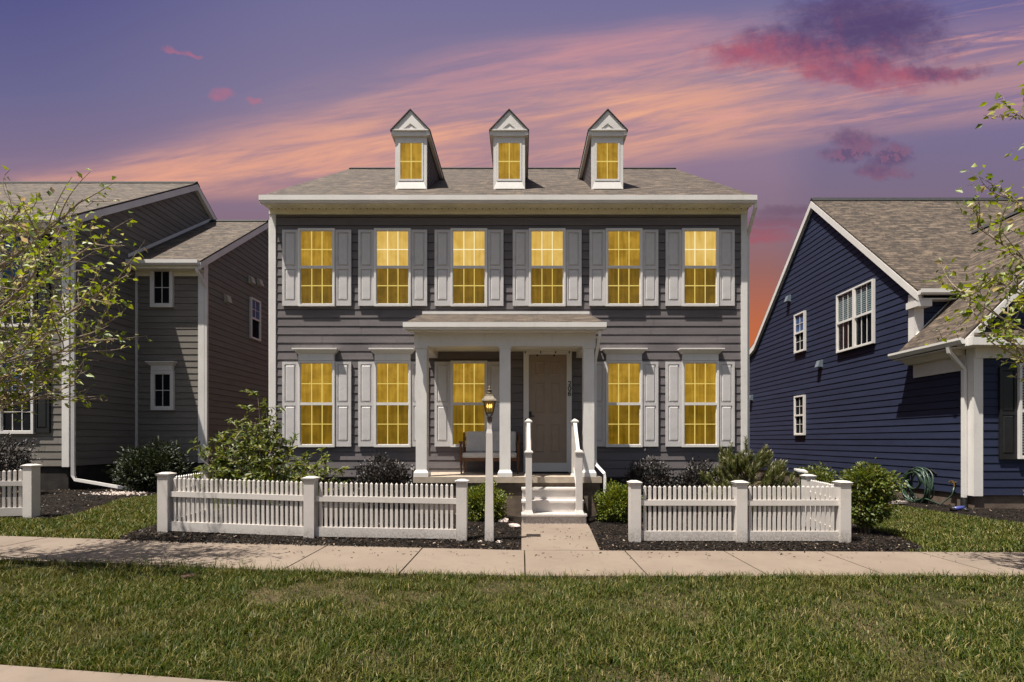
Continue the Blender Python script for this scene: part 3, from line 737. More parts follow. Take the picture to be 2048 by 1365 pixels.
# windows
def hdr(w, h): return header_mesh(w, h)
SG = M['glass_dark']
s2 = 960 / D2
xw = (326.5 - 1043) / s2
add_window(lh, (xw, y2 - .028, 1.5 + (881 - 616) / s2), .655, 1.14, 2, 2, SG, M['white'], case=.09, double=False)
add_window(lh, (xw + .02, y2 - .028, 1.5 + (881 - 821) / s2), .655, 1.14, 2, 2, SG, M['white'], case=.09, double=False, header=hdr(.655, 1.14))
add_window(lh, (X2L + .028, Y(16.62), 4.98), .60, 1.40, 2, 2, [M['glass_sky'], M['glass_screen']], M['white'], rz=R(90), case=.045, lower_plain=True)
s1 = 960 / D1
xw = (38 - 1043) / s1
add_window(lh, (xw, y1 - .028, 1.5 + (881 - 655) / s1), .86, 2.3, 3, 2, [M['glass_sky'], SG], M['white'], case=.06)
add_window(lh, (xw, y1 - .028, 1.5 + (881 - 868) / s1), .86, 2.0, 3, 2, [M['glass_sky'], SG], M['white'], case=.06, header=hdr(.86, 2.0))
shm = shutter_mesh(.36, 2.0, M['blackshut']); shm2 = shutter_mesh(.36, 2.28, M['blackshut'])
for s in (-1, 1):
    link('shutter', shm, lh, (xw + s * .62, y1 - .016, 1.5 + (881 - 866) / s1)); link('shutter', shm2, lh, (xw + s * .62, y1 - .016, 1.5 + (881 - 654) / s1))
def vent(par, loc, rz, mat, w=.16, h=.16, dp=.13, name='vent'):
    b = MB(); b.box(-w / 2 - .02, w / 2 + .02, -.022, .01, -.02, h + .02)
    b.hexa([(-w / 2, -dp, 0), (w / 2, -dp, 0), (w / 2, -.022, -.0), (-w / 2, -.022, -.0), (-w / 2, -dp * .55, h), (w / 2, -dp * .55, h), (w / 2, -.022, h), (-w / 2, -.022, h)])
    return link(name, b.done(name, mat), par, loc, rz)
for px, py in ((502, 562), (519, 567), (454, 600)):
    d = 13.98 * 636 / (1043 - px + 2)
    vent(lh, (X2L + .012, Y(d), 1.5 + (881 - py) * d / 960 - .09), R(90), M['vent'], .2, .22)
b = MB(); downspout(b, [(X2L + .02, y2 - .33, 6.42), (X2L + .03, y2 - .30, 6.30), (X2L + .075, y2 - .02, 5.95), (X2L + .075, y2 + .01, 5.8), (X2L + .075, y2 + .01, .3)], .05)
link('downspout', b.done('downspout', M['white']), lh)
b = MB(); xd = X1L + .09
downspout(b, [(xd - .35, y1 - .35, 6.72), (xd - .3, y1 - .32, 6.60), (xd - .02, y1 - .06, 6.3), (xd, y1 + .03, 6.15), (xd, y1 + .03, .62), (xd + .06, y1 + .03, .52), (xd + 1.50, y1 + .05, .27)], .05)
link('downspout', b.done('downspout', M['white']), lh)

# ================================================================== RIGHT HOUSE
XR, DN, DU, DA, ZA2 = 9.62, 10.2, 11.75, 15.78, 9.36
rh = thing('house', (12.5, Y(13), 0), 'navy blue sided neighbour house at the right edge with a steep gable', 'house')
SBR = .335; PR = .172
yn, yu, ya = Y(DN), Y(DU), Y(DA); zu = 5.28; sl = (ZA2 - zu) / (ya - yu)
yb_ = 2 * ya - yu
def hi_r(z): return yb_ + .95 if z < zu - .36 else (yb_ + (zu - z) / .36 * .95 if z < zu else yb_ - (z - zu) / sl)
b = MB()
siding(b, facing_l(XR), lambda z: (yn if z < 3.62 else (yu if z < zu else yu + (z - zu) / sl)), hi_r, SBR, ZA2 - .03, PR, .013)
siding(b, front(yn), XR + .14, 16.5, SBR, 3.45, PR, .012)
siding(b, front(yu), XR + .14, 18, 3.6, 5.2, PR, .012)
b.box(XR + .012, 18, yu + .012, yb_ + .9, SBR, zu - .4); b.box(XR + .012, 18, yu + .013, yb_, zu - .4, zu - .02); b.box(XR + .012, 16.5, yn + .012, yu + .012, SBR, 3.60)
b.mesh([(XR + .012, yu + .02, zu - .03), (XR + .012, yb_, zu - .03), (XR + .012, ya, ZA2 - .1)], [(0, 1, 2)])
link('wall', b.done('wall', M['siding_right']), rh)
b = MB(); b.box(XR + .03, 18, yu, yb_ + .88, -.15, SBR - .003); b.box(XR + .03, 16.5, yn + .03, yu, -.15, SBR - .003)
link('foundation', b.done('foundation', M['found']), rh)
b = MB(); b.box(XR - .004, XR + .16, yn - .03, yn + .012, SBR - .02, 3.46); b.box(XR - .034, XR - .004, yn - .03, yn + .15, SBR - .02, 3.46)
link('corner_board', b.done('corner_board', M['white']), rh)
b = MB(); b.box(XR - .004, XR + .2, yu - .03, yu + .012, 3.9, 5.1); b.box(XR - .034, XR - .004, yu - .03, yu + .15, 3.75, 5.1)
link('corner_board', b.done('corner_board', M['white']), rh)
# main gable roof (ridge along x)
b = MB(); e = .22; xo = XR - .10
b.slab([(xo, yu - e, zu - sl * e + .06), (19, yu - e, zu - sl * e + .06), (19, ya, ZA2 + .06), (xo, ya, ZA2 + .06)], .05)
b.slab([(19, yb_ - .15, zu + sl * .15 + .06), (xo, yb_ - .15, zu + sl * .15 + .06), (xo, ya, ZA2 + .06), (19, ya, ZA2 + .06)], .05)
b.slab([(19, yb_ + 1.05, zu - .32), (xo, yb_ + 1.05, zu - .32), (xo, yb_ - .151, zu + sl * .15 + .06), (19, yb_ - .151, zu + sl * .15 + .06)], .05)
link('roof', b.done('roof', M['shingle_r']), rh)
b = MB(); b.prism([(xo, ya - .12, ZA2 - .03), (xo, ya, ZA2 + .12), (xo, ya + .12, ZA2 - .03)], (19 - xo, 0, 0)); link('ridge_cap', b.done('ridge_cap', M['ridge']), rh)
b = MB()
for (q0, z0, q1, z1) in ((yu - e, zu - sl * e, ya, ZA2), (yb_ - .15, zu + sl * .15, ya, ZA2), (yb_ + 1.05, zu - .38, yb_ - .15, zu + sl * .15)):
    b.hexa([(xo - .012, q0, z0 - .20), (xo + .095, q0, z0 - .20), (xo + .095, q1, z1 - .21), (xo - .012, q1, z1 - .21), (xo - .012, q0, z0 + .005), (xo + .095, q0, z0 + .005), (xo + .095, q1, z1 + .005), (xo - .012, q1, z1 + .005)])
link('rake_board', b.done('rake_board', M['white']), rh)
b = MB(); z0 = zu - sl * e
b.box(xo + .1, 18, yu - e, yu, z0 - .17, z0 - .14); b.box(xo, XR + .25, yu - e + .005, yu + .14, z0 - .33, z0 - .171)
link('soffit', b.done('soffit', M['white']), rh)
b = MB(); gutter_profile(b, xo + .0, 18, yu - e + .0, z0 + .06, .13, .10); link('gutter', b.done('gutter', M['white']), rh)
# front wing: gable towards the street, ridge along y
XG, ZG = 13.07, 7.51; XE = 9.2; ZEW = 3.64; XW2 = 2 * XG - XE; yfw = yn - .22
yback = yu + (ZG - zu) / sl + .3
b = MB()
b.slab([(XE, yback, ZEW), (XE, yfw, ZEW), (XG, yfw, ZG), (XG, yback, ZG)], .05)
# split so the far end lies against the wall
b.slab([(XW2, yfw, ZEW), (XW2, yback, ZEW), (XG, yback, ZG), (XG, yfw, ZG)], .05)
b = MB()
yq = yu - .001
xm = XE + (5.0 - ZEW)
b.slab([(XE, yq, ZEW), (XE, yfw, ZEW), (xm, yfw, 5.0), (xm, yq, 5.0)], .05)
def meet(z): return yu + (z - zu) / sl + .02
b.slab([(xm, meet(5.0) + .28, 5.0), (xm, yfw, 5.0), (XG, yfw, ZG), (XG, meet(ZG) + .05, ZG)], .05, (0, 1.92))
b.slab([(XW2, yfw, ZEW), (XW2, yq, ZEW), (XG, meet(ZG), ZG), (XG, yfw, ZG)], .05)
link('wing_roof', b.done('wing_roof', M['shingle_r']), rh)
b = MB(); b.prism([(XG - .12, yfw, ZG - .06), (XG, yfw, ZG + .05), (XG + .12, yfw, ZG - .06)], (0, meet(ZG) - yfw, 0)); link('ridge_cap', b.done('ridge_cap', M['ridge']), rh)
b = MB()   # gable front of the wing
siding(b, front(yn), lambda z: XR + .0 + max(0, z - 4.1), lambda z: 16.5 - max(0, z - 4.1), 3.75, 7.1, PR, .012)
b.mesh([(XR + .02, yn + .011, 3.75), (16.5, yn + .011, 3.75), (XG, yn + .011, 7.3)], [(0, 1, 2)])
link('gable_wall', b.done('gable_wall', M['siding_right']), rh)
b = MB()   # raking boards on the front
for s in (-1, 1):
    xa = XG - s * (XG - XE)
    p0 = Vector((xa + s * .03, yfw - .015, ZEW - .03)); p1 = Vector((XG, yfw - .015, ZG - .052)); dn = Vector((0, 0, -.30)); th = Vector((0, .03, 0))
    b.hexa([p0 + dn * .5, p1 + dn, p1 + dn + th, p0 + dn * .5 + th, p0, p1, p1 + th, p0 + th])
link('rake_board', b.done('rake_board', M['white']), rh)
b = MB()   # pent roof across the foot of the wing gable
b.slab([(XE + .08, yn - .36, 3.66), (16.9, yn - .36, 3.66), (16.9, yn - .02, 3.86), (XE + .40, yn - .02, 3.86)], .03)
link('pent_roof', b.done('pent_roof', M['shingle_r']), rh)
b = MB(); b.box(XE + .05, 16.9, yn - .36, yn - .0, 3.46, 3.62); b.box(XR - .02, 16.6, yn - .05, yn + .0, 3.24, 3.459)
link('frieze', b.done('frieze', M['white']), rh)
b = MB()   # eave along the side wall: boxed soffit, frieze, gutter
b.box(XE + .02, XR - .0, yn + .01, yu + .15, ZEW - .18, ZEW - .15)
b.hexa([(XR - .17, yn + .2, ZEW - .30), (XR - .001, yn + .2, ZEW - .30), (XR - .001, yu + .05, ZEW - .30), (XR - .17, yu + .05, ZEW - .30), (XR - .30, yn + .2, ZEW - .18), (XR - .001, yn + .2, ZEW - .18), (XR - .001, yu + .05, ZEW - .18), (XR - .30, yu + .05, ZEW - .18)])
b.box(XR - .05, XR - .001, yn + .16, yu - .02, ZEW - .62, ZEW - .301)
link('soffit', b.done('soffit', M['white']), rh)
b = MB(); prof = [(XE + .03, ZEW - .13), (XE - .04, ZEW - .13), (XE - .08, ZEW - .05), (XE - .08, ZEW + .0), (XE - .05, ZEW + .0), (XE - .05, ZEW - .02), (XE + .03, ZEW - .02)]
b.prism([(a, yfw, c) for a, c in prof], (0, yu + .2 - yfw, 0)); link('gutter', b.done('gutter', M['white']), rh)
b = MB(); b.hexa([(XR + .01, yu - .05, ZEW + .33), (XR + .01, yu - .01, ZEW + .33), (XR + 1.05, yu - .01, ZEW + 1.37), (XR + 1.05, yu - .05, ZEW + 1.37), (XR + .01, yu - .05, ZEW + .44), (XR + .01, yu - .01, ZEW + .44), (XR + 1.05, yu - .01, ZEW + 1.48), (XR + 1.05, yu - .05, ZEW + 1.48)])
link('flashing', b.done('flashing', M['white']), rh)
b = MB(); downspout(b, [(XE - .02, yn + .12, ZEW - .12), (XE - .0, yn + .12, ZEW - .25), (XR - .2, yn + .13, ZEW - .50), (XR - .09, yn + .14, ZEW - .62), (XR - .09, yn + .14, .27)], .048)
dsp = link('downspout', b.done('downspout', M['white']), rh)
b = MB()
for k in range(9): b.lathe([(.052, 0), (.062, .008), (.062, .018), (.052, .026)], 10, (XR - .09, yn + .14, .03 + k * .027))
sub('drain_pipe', b.done('drain_pipe', M['darkpipe']), dsp).location = -W[dsp]
def rwin(pxl, pxr, ztop, zbot, cols, rows, **kw):
    dl = 10.2 * 905 / (pxl - 1043); dr = 10.2 * 905 / (pxr - 1043); w = dl - dr
    return add_window(rh, (XR - .030, Y((dl + dr) / 2), zbot), w, ztop - zbot, cols, rows, kw.pop('panes'), M['white'], rz=R(-90), **kw)
GC = M['glass_clear']
def back_panel(par, y0, y1, z0, z1):
    b = MB(); b.box(XR - .0155, XR - .0140, y0, y1, z0, z1); link('window_back', b.done('window_back', M['glass_dark']), par)
rwin(1592, 1613, 5.88, 4.53, 2, 2, panes=[M['glass_sky'], M['glass_screen']], case=.05, lower_plain=False)
rwin(1592, 1612, 3.04, 1.675, 2, 2, panes=[M['glass_screen'], M['glass_screen']], case=.05)
dl, dm, dr = 14.54, 13.735, 13.02
for a, c in ((14.54, 13.78), (13.78, 13.02)):
    w = a - c
    add_window(rh, (XR - .042, Y((a + c) / 2), 4.135), w, 1.75, 3, 1, GC, M['white'], rz=R(-90), case=.045, blind='half')
b = MB(); b.box(XR - .0385, XR - .0335, Y(13.05), Y(14.51), 4.17, 5.85)
b = MB(); b.box(XR - .0218, XR - .0198, Y(13.05), Y(14.51), 4.17, 5.85); link('window_back', b.done('window_back', M['glass_dark']), rh)
for px, py in ((1579, 597), (1642, 727), (1504, 795)):
    d = 10.2 * 905 / (px - 1043); vent(rh, (XR - .012, Y(d), 1.5 + (881 - py) * d / 960 - .12), R(-90), M['vent_navy'], .17, .2, .15)
s3 = 960 / DN
b = MB()
xwin = (2071 - 1043) / s3
add_window(rh, (xwin, yn - .042, 1.5 + (881 - 918) / s3), .86, 2.02, 3, 1, GC, M['white'], case=.05, blind='full')
b = MB(); b.box(xwin - .41, xwin + .41, yn - .0215, yn - .0195, 1.15, 3.06); link('window_back', b.done('window_back', M['glass_dark']), rh)
shr = shutter_mesh(.36, 1.95, M['blackshut'])
for s in (-1, 1): link('shutter', shr, rh, (xwin + s * .625, yn - .016, 1.5 + (881 - 919) / s3))
# brass tap with splitter on the side wall
zt = 1.5 + (881 - 966) * 10.55 / 960; yt = Y(10.62)
b = MB(); b.tube([(XR, yt, zt), (XR - .1, yt, zt)], .02, 8); b.tube([(XR - .1, yt - .06, zt), (XR - .1, yt + .06, zt)], .022, 8)
b.tube([(XR - .1, yt - .06, zt), (XR - .1, yt - .06, zt - .09)], .018, 8); b.lathe([(.035, 0), (.035, .015)], 8, (XR - .1, yt, zt + .03))
link('spigot', b.done('spigot', M['brass']), rh)

# ================================================================== GROUND
b = MB()
xs = [-400, -60, -30, -20, -12] + list(np.linspace(-11, 0, 12)) + [3, 6, 10, 20, 60, 400]
ys = [-60, -20, -11, -9, -7, -5, -3, -1, 1, 4, 8, 15, 30, 80, 500]
for i in range(len(xs) - 1):
    for j in range(len(ys) - 1):
        b.face([(xs[i], ys[j], gz(xs[i])), (xs[i + 1], ys[j], gz(xs[i + 1])), (xs[i + 1], ys[j + 1], gz(xs[i + 1])), (xs[i], ys[j + 1], gz(xs[i]))])
tag(link('ground', b.done('ground', M['lawn_soil'])), kind='structure')
# sidewalk of separate slabs with joints
def s_front(x): return float(np.interp(x, [-12, -6, -3.9, -2.5, 0, 6, 12], [5.62, 5.45, 5.36, 5.22, 5.22, 5.22, 5.22]))
def s_back(x): return float(np.interp(x, [-12, -7, -4, 0, 6, 12], [6.85, 6.66, 6.50, 6.43, 6.32, 6.25]))
b = MB(); joints = [-14, -12.4, -11.1, -9.8, -8.5, -6.55, -5.27, -3.96, -2.62, -1.33, .04, 1.376, 2.69, 3.98, 5.24, 6.6, 7.9, 9.2, 10.6, 12, 14]
for a, c in zip(joints[:-1], joints[1:]):
    g = .009; n = 4
    for k in range(n):
        xa = a + g + (c - a - 2 * g) * k / n; xb = a + g + (c - a - 2 * g) * (k + 1) / n
        za, zb = gz(xa) + .028, gz(xb) + .028
        i = len(b.v)
    xa, xb = a + g, c - g
    P = []
    for x in np.linspace(xa, xb, 5):
        P += [(x, Y(s_front(x)), gz(x) + .028), (x, Y(s_back(x)), gz(x) + .028), (x, Y(s_front(x)), gz(x) - .1), (x, Y(s_back(x)), gz(x) - .1)]
    fs = []
    for k in range(4):
        o = 4 * k; fs += [(o, o + 4, o + 5, o + 1), (o, o + 2, o + 6, o + 4), (o + 1, o + 5, o + 7, o + 3)]
    fs += [(0, 1, 3, 2), (16, 18, 19, 17)]
    b.mesh(P, fs)
tag(link('sidewalk', b.done('sidewalk', M['concrete'])), kind='structure')
b = MB(); b.hexa([(0, Y(6.44), -.1), (1.05, Y(6.44), -.1), (1.145, Y(7.98), -.1), (.0, Y(7.98), -.1), (0, Y(6.44), .027), (1.05, Y(6.44), .027), (1.145, Y(7.98), .027), (.0, Y(7.98), .027)])
b.hexa([(0, Y(7.987), -.1), (1.1455, Y(7.987), -.1), (1.17, Y(8.6), -.1), (.0, Y(8.6), -.1), (0, Y(7.987), .0265), (1.1455, Y(7.987), .0265), (1.17, Y(8.6), .0265), (.0, Y(8.6), .0265)])
tag(link('front_walk', b.done('front_walk', M['concrete'])), kind='structure')
b = MB()
def path_edge(x): return 2.868 - .097 * (x + 1.85)
xs = np.linspace(-12, 4, 17)
for a, c in zip(xs[:-1], xs[1:]):
    ea, ec = path_edge(a), path_edge(c)
    b.mesh([(a, Y(ea - 1.2), gz(a) + .03), (c, Y(ec - 1.2), gz(c) + .03), (c, Y(ec), gz(c) + .03), (a, Y(ea), gz(a) + .03), (c, Y(ec), gz(c) - .1), (a, Y(ea), gz(a) - .1), (a, Y(ea - 1.2), gz(a) - .1), (c, Y(ec - 1.2), gz(c) - .1)], [(0, 1, 2, 3), (3, 2, 4, 5), (0, 6, 7, 1)])
tag(link('path', b.done('path', M['concrete'])), kind='structure')

# mulch beds as lofted strips: rows of depth with a left and a right border
BEDS = {}
def bed(key, ds, xl, xr, hgt=.035):
    n = 26; ds = np.array(ds); V = []; Fc = []
    rows = np.linspace(ds[0], ds[-1], 60); L = np.interp(rows, ds, xl); Rr = np.interp(rows, ds, xr)
    BEDS[key] = (rows, L, Rr)
    for i, d in enumerate(rows):
        for j in range(n + 1):
            f = j / n; x = L[i] + (Rr[i] - L[i]) * f
            e = min(f * (Rr[i] - L[i]), (1 - f) * (Rr[i] - L[i]), d - rows[0] + .04, rows[-1] - d + .3)
            z = gz(x) + .006 + hgt * min(1, e / .25) + random.uniform(-.006, .006) * (1 if e > .02 else 0)
            V.append((x, Y(d), z))
    for i in range(59):
        for j in range(n):
            a = i * (n + 1) + j; Fc.append((a, a + 1, a + n + 2, a + n + 1))
    o = link('mulch_bed', np_mesh('mulch_bed', np.array(V), np.array(Fc), 4, M['mulch_soil'], True)); tag(o, kind='structure')
bed('L', [6.44, 6.8, 7.2, 8.0, 9.5, 10.7], [-5.35, -5.70, -5.85, -5.95, -5.95, -5.9], [-.004, -.004, -.004, -.004, -.0, 0])
bed('R', [6.40, 6.6, 7.0, 7.5, 8.2, 9.5, 10.7], [1.06, 1.07, 1.09, 1.13, 1.17, 1.2, 1.2], [5.25, 5.55, 5.72, 5.85, 5.9, 6.0, 6.0])
bed('HR', [7.6, 8.5, 9.5, 10.4, 11.4, 13, 20], [9.3, 8.85, 8.7, 8.55, 8.5, 8.6, 8.8], [10.9, 10.9, 10.9, 10.9, 10.0, 9.7, 9.7])
bed('HL', [8.05, 8.6, 9.5, 10.6, 11.6, 13, 17], [-11.5, -12, -12, -12, -12, -11.6, -11.6], [-7.9, -8.0, -8.35, -8.9, -8.7, -8.0, -7.6])
b = MB()
# shaded bare strip between the left and the middle house
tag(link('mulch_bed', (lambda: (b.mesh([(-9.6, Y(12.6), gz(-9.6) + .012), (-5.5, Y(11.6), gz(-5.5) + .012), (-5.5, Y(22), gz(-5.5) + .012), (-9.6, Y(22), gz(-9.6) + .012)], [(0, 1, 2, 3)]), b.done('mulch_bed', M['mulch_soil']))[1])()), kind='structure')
def inside_bed(x, d):
    r = np.zeros(len(x), bool)
    for rows, L, Rr in BEDS.values():
        l = np.interp(d, rows, L, left=99, right=99); q = np.interp(d, rows, Rr, left=-99, right=-99)
        r |= (x > l) & (x < q)
    return r

def chips(n, key, dmin, dmax, zoff, smin=.014, smax=.05):
    rows, L, Rr = BEDS[key]
    d = dmin + (dmax - dmin) * rng.random(n) ** 1.4
    l = np.interp(d, rows, L); r = np.interp(d, rows, Rr)
    x = l + (r - l) * rng.random(n) + rng.normal(0, .012, n)
    e = np.minimum.reduce([x - l, r - x, d - rows[0] + .04])
    z = gza(x) + zoff + .035 * np.clip(e / .25, 0, 1) + rng.random(n) * .012
    return x, d, z
def chip_mesh(x, d, z, smin=.012, smax=.045):
    n = len(x)
    ln = smin + (smax - smin) * rng.random(n) ** 2; wd = ln * (.25 + .35 * rng.random(n)); wd = np.maximum(wd, .007)
    a = rng.random(n) * 6.283; tl = rng.normal(0, .35, n); t2 = rng.normal(0, .35, n)
    u = np.stack([np.cos(a) * np.cos(tl), np.sin(a) * np.cos(tl), np.sin(tl)], 1)
    v = np.stack([-np.sin(a) * np.cos(t2), np.cos(a) * np.cos(t2), np.sin(t2)], 1)
    c = np.stack([x, Y(d), z], 1)
    u *= ln[:, None] / 2; v *= wd[:, None] / 2
    V = np.stack([c - u - v, c + u - v * .7, c + u * .8 + v, c - u + v * .8], 1).reshape(-1, 3)
    return V, np.arange(4 * n).reshape(n, 4)
XX = [chips(15000, 'L', 6.42, 8.2, .012), chips(13000, 'R', 6.38, 8.2, .012), chips(5000, 'HR', 7.6, 13, .012), chips(7000, 'HL', 8.05, 13, .012),
      chips(3000, 'L', 8, 10.6, .012), chips(3000, 'R', 8, 10.6, .012)]
n = 260                                # strays on the concrete
xs_ = np.concatenate([rng.uniform(0, 1.1, 70), rng.uniform(-3, 6, n - 70)]); ds_ = np.concatenate([rng.uniform(6.5, 8.3, 70), 6.3 - np.abs(rng.normal(0, .22, n - 70))])
XX.append((xs_, ds_, gza(xs_) + .034))
V, Fc = chip_mesh(*[np.concatenate([q[i] for q in XX]) for i in range(3)])
tag(link('mulch', np_mesh('mulch', V, Fc, 4, M['chips'])), 'dark shredded bark mulch with pale flecks over the planting beds', 'mulch', kind='stuff')

# grass blades
def blades(x, d, hmin, hmax, wd, z=None):
    n = len(x)
    h = hmin + (hmax - hmin) * rng.random(n) ** 1.6
    a = rng.random(n) * 6.283; ln = h * (.25 + .9 * rng.random(n)); w = wd * (.7 + .6 * rng.random(n))
    dx, dy = np.cos(a), np.sin(a); b_ = a + 1.57 + rng.normal(0, .4, n); wx, wy = np.cos(b_) * w / 2, np.sin(b_) * w / 2
    z0 = gza(x) - .004 if z is None else z; y = Y(d)
    P = np.empty((n, 5, 3), np.float32)
    P[:, 0] = np.stack([x - wx, y - wy, z0], 1); P[:, 1] = np.stack([x + wx, y + wy, z0], 1)
    mx, my, mz = x + dx * ln * .35, y + dy * ln * .35, z0 + h * .62
    P[:, 2] = np.stack([mx + wx * .8, my + wy * .8, mz], 1); P[:, 3] = np.stack([mx - wx * .8, my - wy * .8, mz], 1)
    P[:, 4] = np.stack([x + dx * ln, y + dy * ln, z0 + h * (.95 - .2 * rng.random(n))], 1)
    i = np.arange(n)[:, None] * 5
    T = np.concatenate([i + [0, 1, 2], i + [0, 2, 3], i + [3, 2, 4]], 1).reshape(-1, 3)
    return P.reshape(-1, 3), T
def clump(x, d, sc, amt):                # uneven growth: thin the stand out by a smooth field
    f = np.sin(x * 3.1 * sc + 1.3 * np.sin(d * 2.3 * sc)) * np.sin(d * 3.7 * sc + 1.1 * np.sin(x * 1.9 * sc)) + .5 * np.sin(x * 9.3 * sc + d * 4.1) * np.sin(d * 8.7 * sc - x * 2.2)
    return rng.random(len(x)) < (1 - amt * np.clip(f * .6 + .4, 0, 1))
GR = []
n = 380000
d = 2.55 + (5.26 - 2.55) * rng.random(n) ** .93; hw_ = 1.16 * d + .5
x = (rng.random(n) * 2 - 1) * hw_
edge = np.interp(x, [-12, -6, -3.9, -2.5, 0, 6, 12], [5.62, 5.45, 5.36, 5.22, 5.22, 5.22, 5.22])
G_ = rng.random((90, 260))
def vnoise(x, d, sc):
    u = (x + 14) * sc; v = d * sc; i = np.floor(u).astype(int); j = np.floor(v).astype(int); fu = u - i; fv = v - j
    fu = fu * fu * (3 - 2 * fu); fv = fv * fv * (3 - 2 * fv); g = lambda a, b: G_[b % 90, a % 260]
    return (g(i, j) * (1 - fu) + g(i + 1, j) * fu) * (1 - fv) + (g(i, j + 1) * (1 - fu) + g(i + 1, j + 1) * fu) * fv
fld = .45 * vnoise(x, d, 1.1) + .3 * vnoise(x, d, 2.7) + .25 * vnoise(x + 3.3, d, 6.1)
thin = np.clip((fld - .50) / .16, 0, 1)                  # 1 = worn, short and sparse
k = (d < edge + .02) & (d > path_edge(x) + .01) & clump(x, d, 1.0, .6) & (rng.random(n) > .62 * thin); x, d, thin = x[k], d[k], thin[k]
a_ = thin > rng.random(len(x)) * .8 + .1
P, T = blades(x[~a_], d[~a_], .016, .085, .0062); GR.append((P, T))
P, T = blades(x[a_], d[a_], .012, .05, .006); GR.append((P, T))
n = 5200                                  # the ragged, taller fringe along the sidewalk
x = rng.uniform(-7, 7, n); d = np.interp(x, [-12, -6, -3.9, -2.5, 0, 6, 12], [5.62, 5.45, 5.36, 5.22, 5.22, 5.22, 5.22]) - .05 + rng.normal(0, .045, n)
P, T = blades(x, d, .05, .125, .006); GR.append((P, T))
n = 130                                   # thin seed stems sticking up over the concrete at the left
x = rng.uniform(-4.4, -2.0, n); d = np.interp(x, [-6, -3.9, -2.5, 0], [5.45, 5.36, 5.22, 5.22]) - rng.random(n) * .1
P, T = blades(x, d, .12, .24, .005); GR.append((P, T))
def off(parts):
    o = 0; Vs = []; Ts = []
    for P, T in parts: Vs.append(P); Ts.append(T + o); o += len(P)
    return np.concatenate(Vs), np.concatenate(Ts)
V, T = off(GR)
tag(link('grass', np_mesh('grass', V, T, 3, M['grass'])), 'green front lawn strip between the sidewalk and the camera', 'grass', kind='stuff')
GR = []
n = 150000; x = rng.uniform(-13, -5.2, n); d = rng.uniform(6.5, 13.5, n)
bk = np.interp(x, [-12, -7, -4, 0], [6.85, 6.66, 6.50, 6.43])
k = (d > bk - .01) & ~inside_bed(x, d) & (x > X1L + .1) & ~((x > -9.6) & (d > 12.7 - .24 * (x + 9.6))) & (x < -5.2 - 0 * d) & clump(x, d, 1, .3)
P, T = blades(x[k], d[k], .03, .085, .012); GR.append((P, T))
V, T = off(GR)
tag(link('grass', np_mesh('grass', V, T, 3, M['grass'])), 'green lawn between the left picket fences and the grey-green house', 'grass', kind='stuff')
n = 150000; x = rng.uniform(5.1, 11.5, n); d = rng.uniform(6.2, 14, n)
bk = np.interp(x, [-12, -7, -4, 0, 6, 12], [6.85, 6.66, 6.50, 6.43, 6.32, 6.25])
k = (d > bk - .01) & ~inside_bed(x, d) & ~((x > 9.3) & (d > 8)) & clump(x, d, 1, .3)
P, T = blades(x[k], d[k], .03, .085, .011)
tag(link('grass', np_mesh('grass', P, T, 3, M['grass'])), 'sunlit lawn in front of the navy house right of the fence', 'grass', kind='stuff')

# ================================================================== FENCES
def fence(label, posts, panels, group=None, hgt=.916, pw=.075):
    x0, d0 = posts[0]
    t = thing('picket_fence', (x0, Y(d0), gz(x0)), label, 'fence', group)
    for x, d in posts:
        z = gz(x); y = Y(d); b = MB(); b.box(x - pw, x + pw, y - pw, y + pw, z - .15, z + hgt - .045)
        p = link('post', b.done('post', M['vinyl']), t)
        b = MB(); b.box(x - pw - .014, x + pw + .014, y - pw - .014, y + pw + .014, z + hgt - .045, z + hgt - .018)
        b.frustum((x - pw - .022, x + pw + .022, y - pw - .022, y + pw + .022, z + hgt - .018), (x - .04, x + .04, y - .04, y + .04, z + hgt + .006))
        sub('post_cap', b.done('post_cap', M['vinyl']), p).location = -W[p]
    for (xa, da), (xb, db), bow in panels:
        A = Vector((xa, Y(da), gz(xa))); B = Vector((xb, Y(db), gz(xb))); L = (B - A).length
        t_ = (B - A); h_ = Vector((t_.x, t_.y, 0)).normalized(); nn = Vector((h_.y, -h_.x, 0))
        if nn.y > 0 and abs(nn.y) > .2: nn = -nn
        s0, s1 = pw / L, 1 - pw / L
        def pt(s, o, z): return A.lerp(B, s) + nn * o + Vector((0, 0, z))
        b = MB()
        for (za, zb, th) in ((.058, .195, .034), (.563, .642, .034)):
            b.hexa([pt(s0, th, za), pt(s1, th, za), pt(s1, -th, za), pt(s0, -th, za), pt(s0, th, zb), pt(s1, th, zb), pt(s1, -th, zb), pt(s0, -th, zb)])
        pn = link('picket_panel', b.done('picket_panel', M['vinyl']), t)
        n = max(2, int(round((s1 - s0) * L / .0712)) - 1)
        for k in range(n):
            s = s0 + (s1 - s0) * (k + 1) / (n + 1); f = (k + 1) / (n + 1)
            zt = .825 - bow * math.sin(math.pi * f) + random.uniform(-.003, .003); w = .0195 / L; th = .012
            b = MB()
            b.hexa([pt(s - w, th, .19), pt(s + w, th, .19), pt(s + w, -th, .19), pt(s - w, -th, .19), pt(s - w, th, zt), pt(s + w, th, zt), pt(s + w, -th, zt), pt(s - w, -th, zt)])
            b.mesh([pt(s - w, th, zt), pt(s + w, th, zt), pt(s + w, -th, zt), pt(s - w, -th, zt), pt(s, 0, zt + .024)], [(0, 1, 4), (1, 2, 4), (2, 3, 4), (3, 0, 4)])
            sub('picket', b.done('picket', M['vinyl']), pn).location = -W[pn]
    return t
PL = [(-5.28, 7.13), (-3.04, 6.93), (-.862, 6.95), (-5.48, 8.35)]
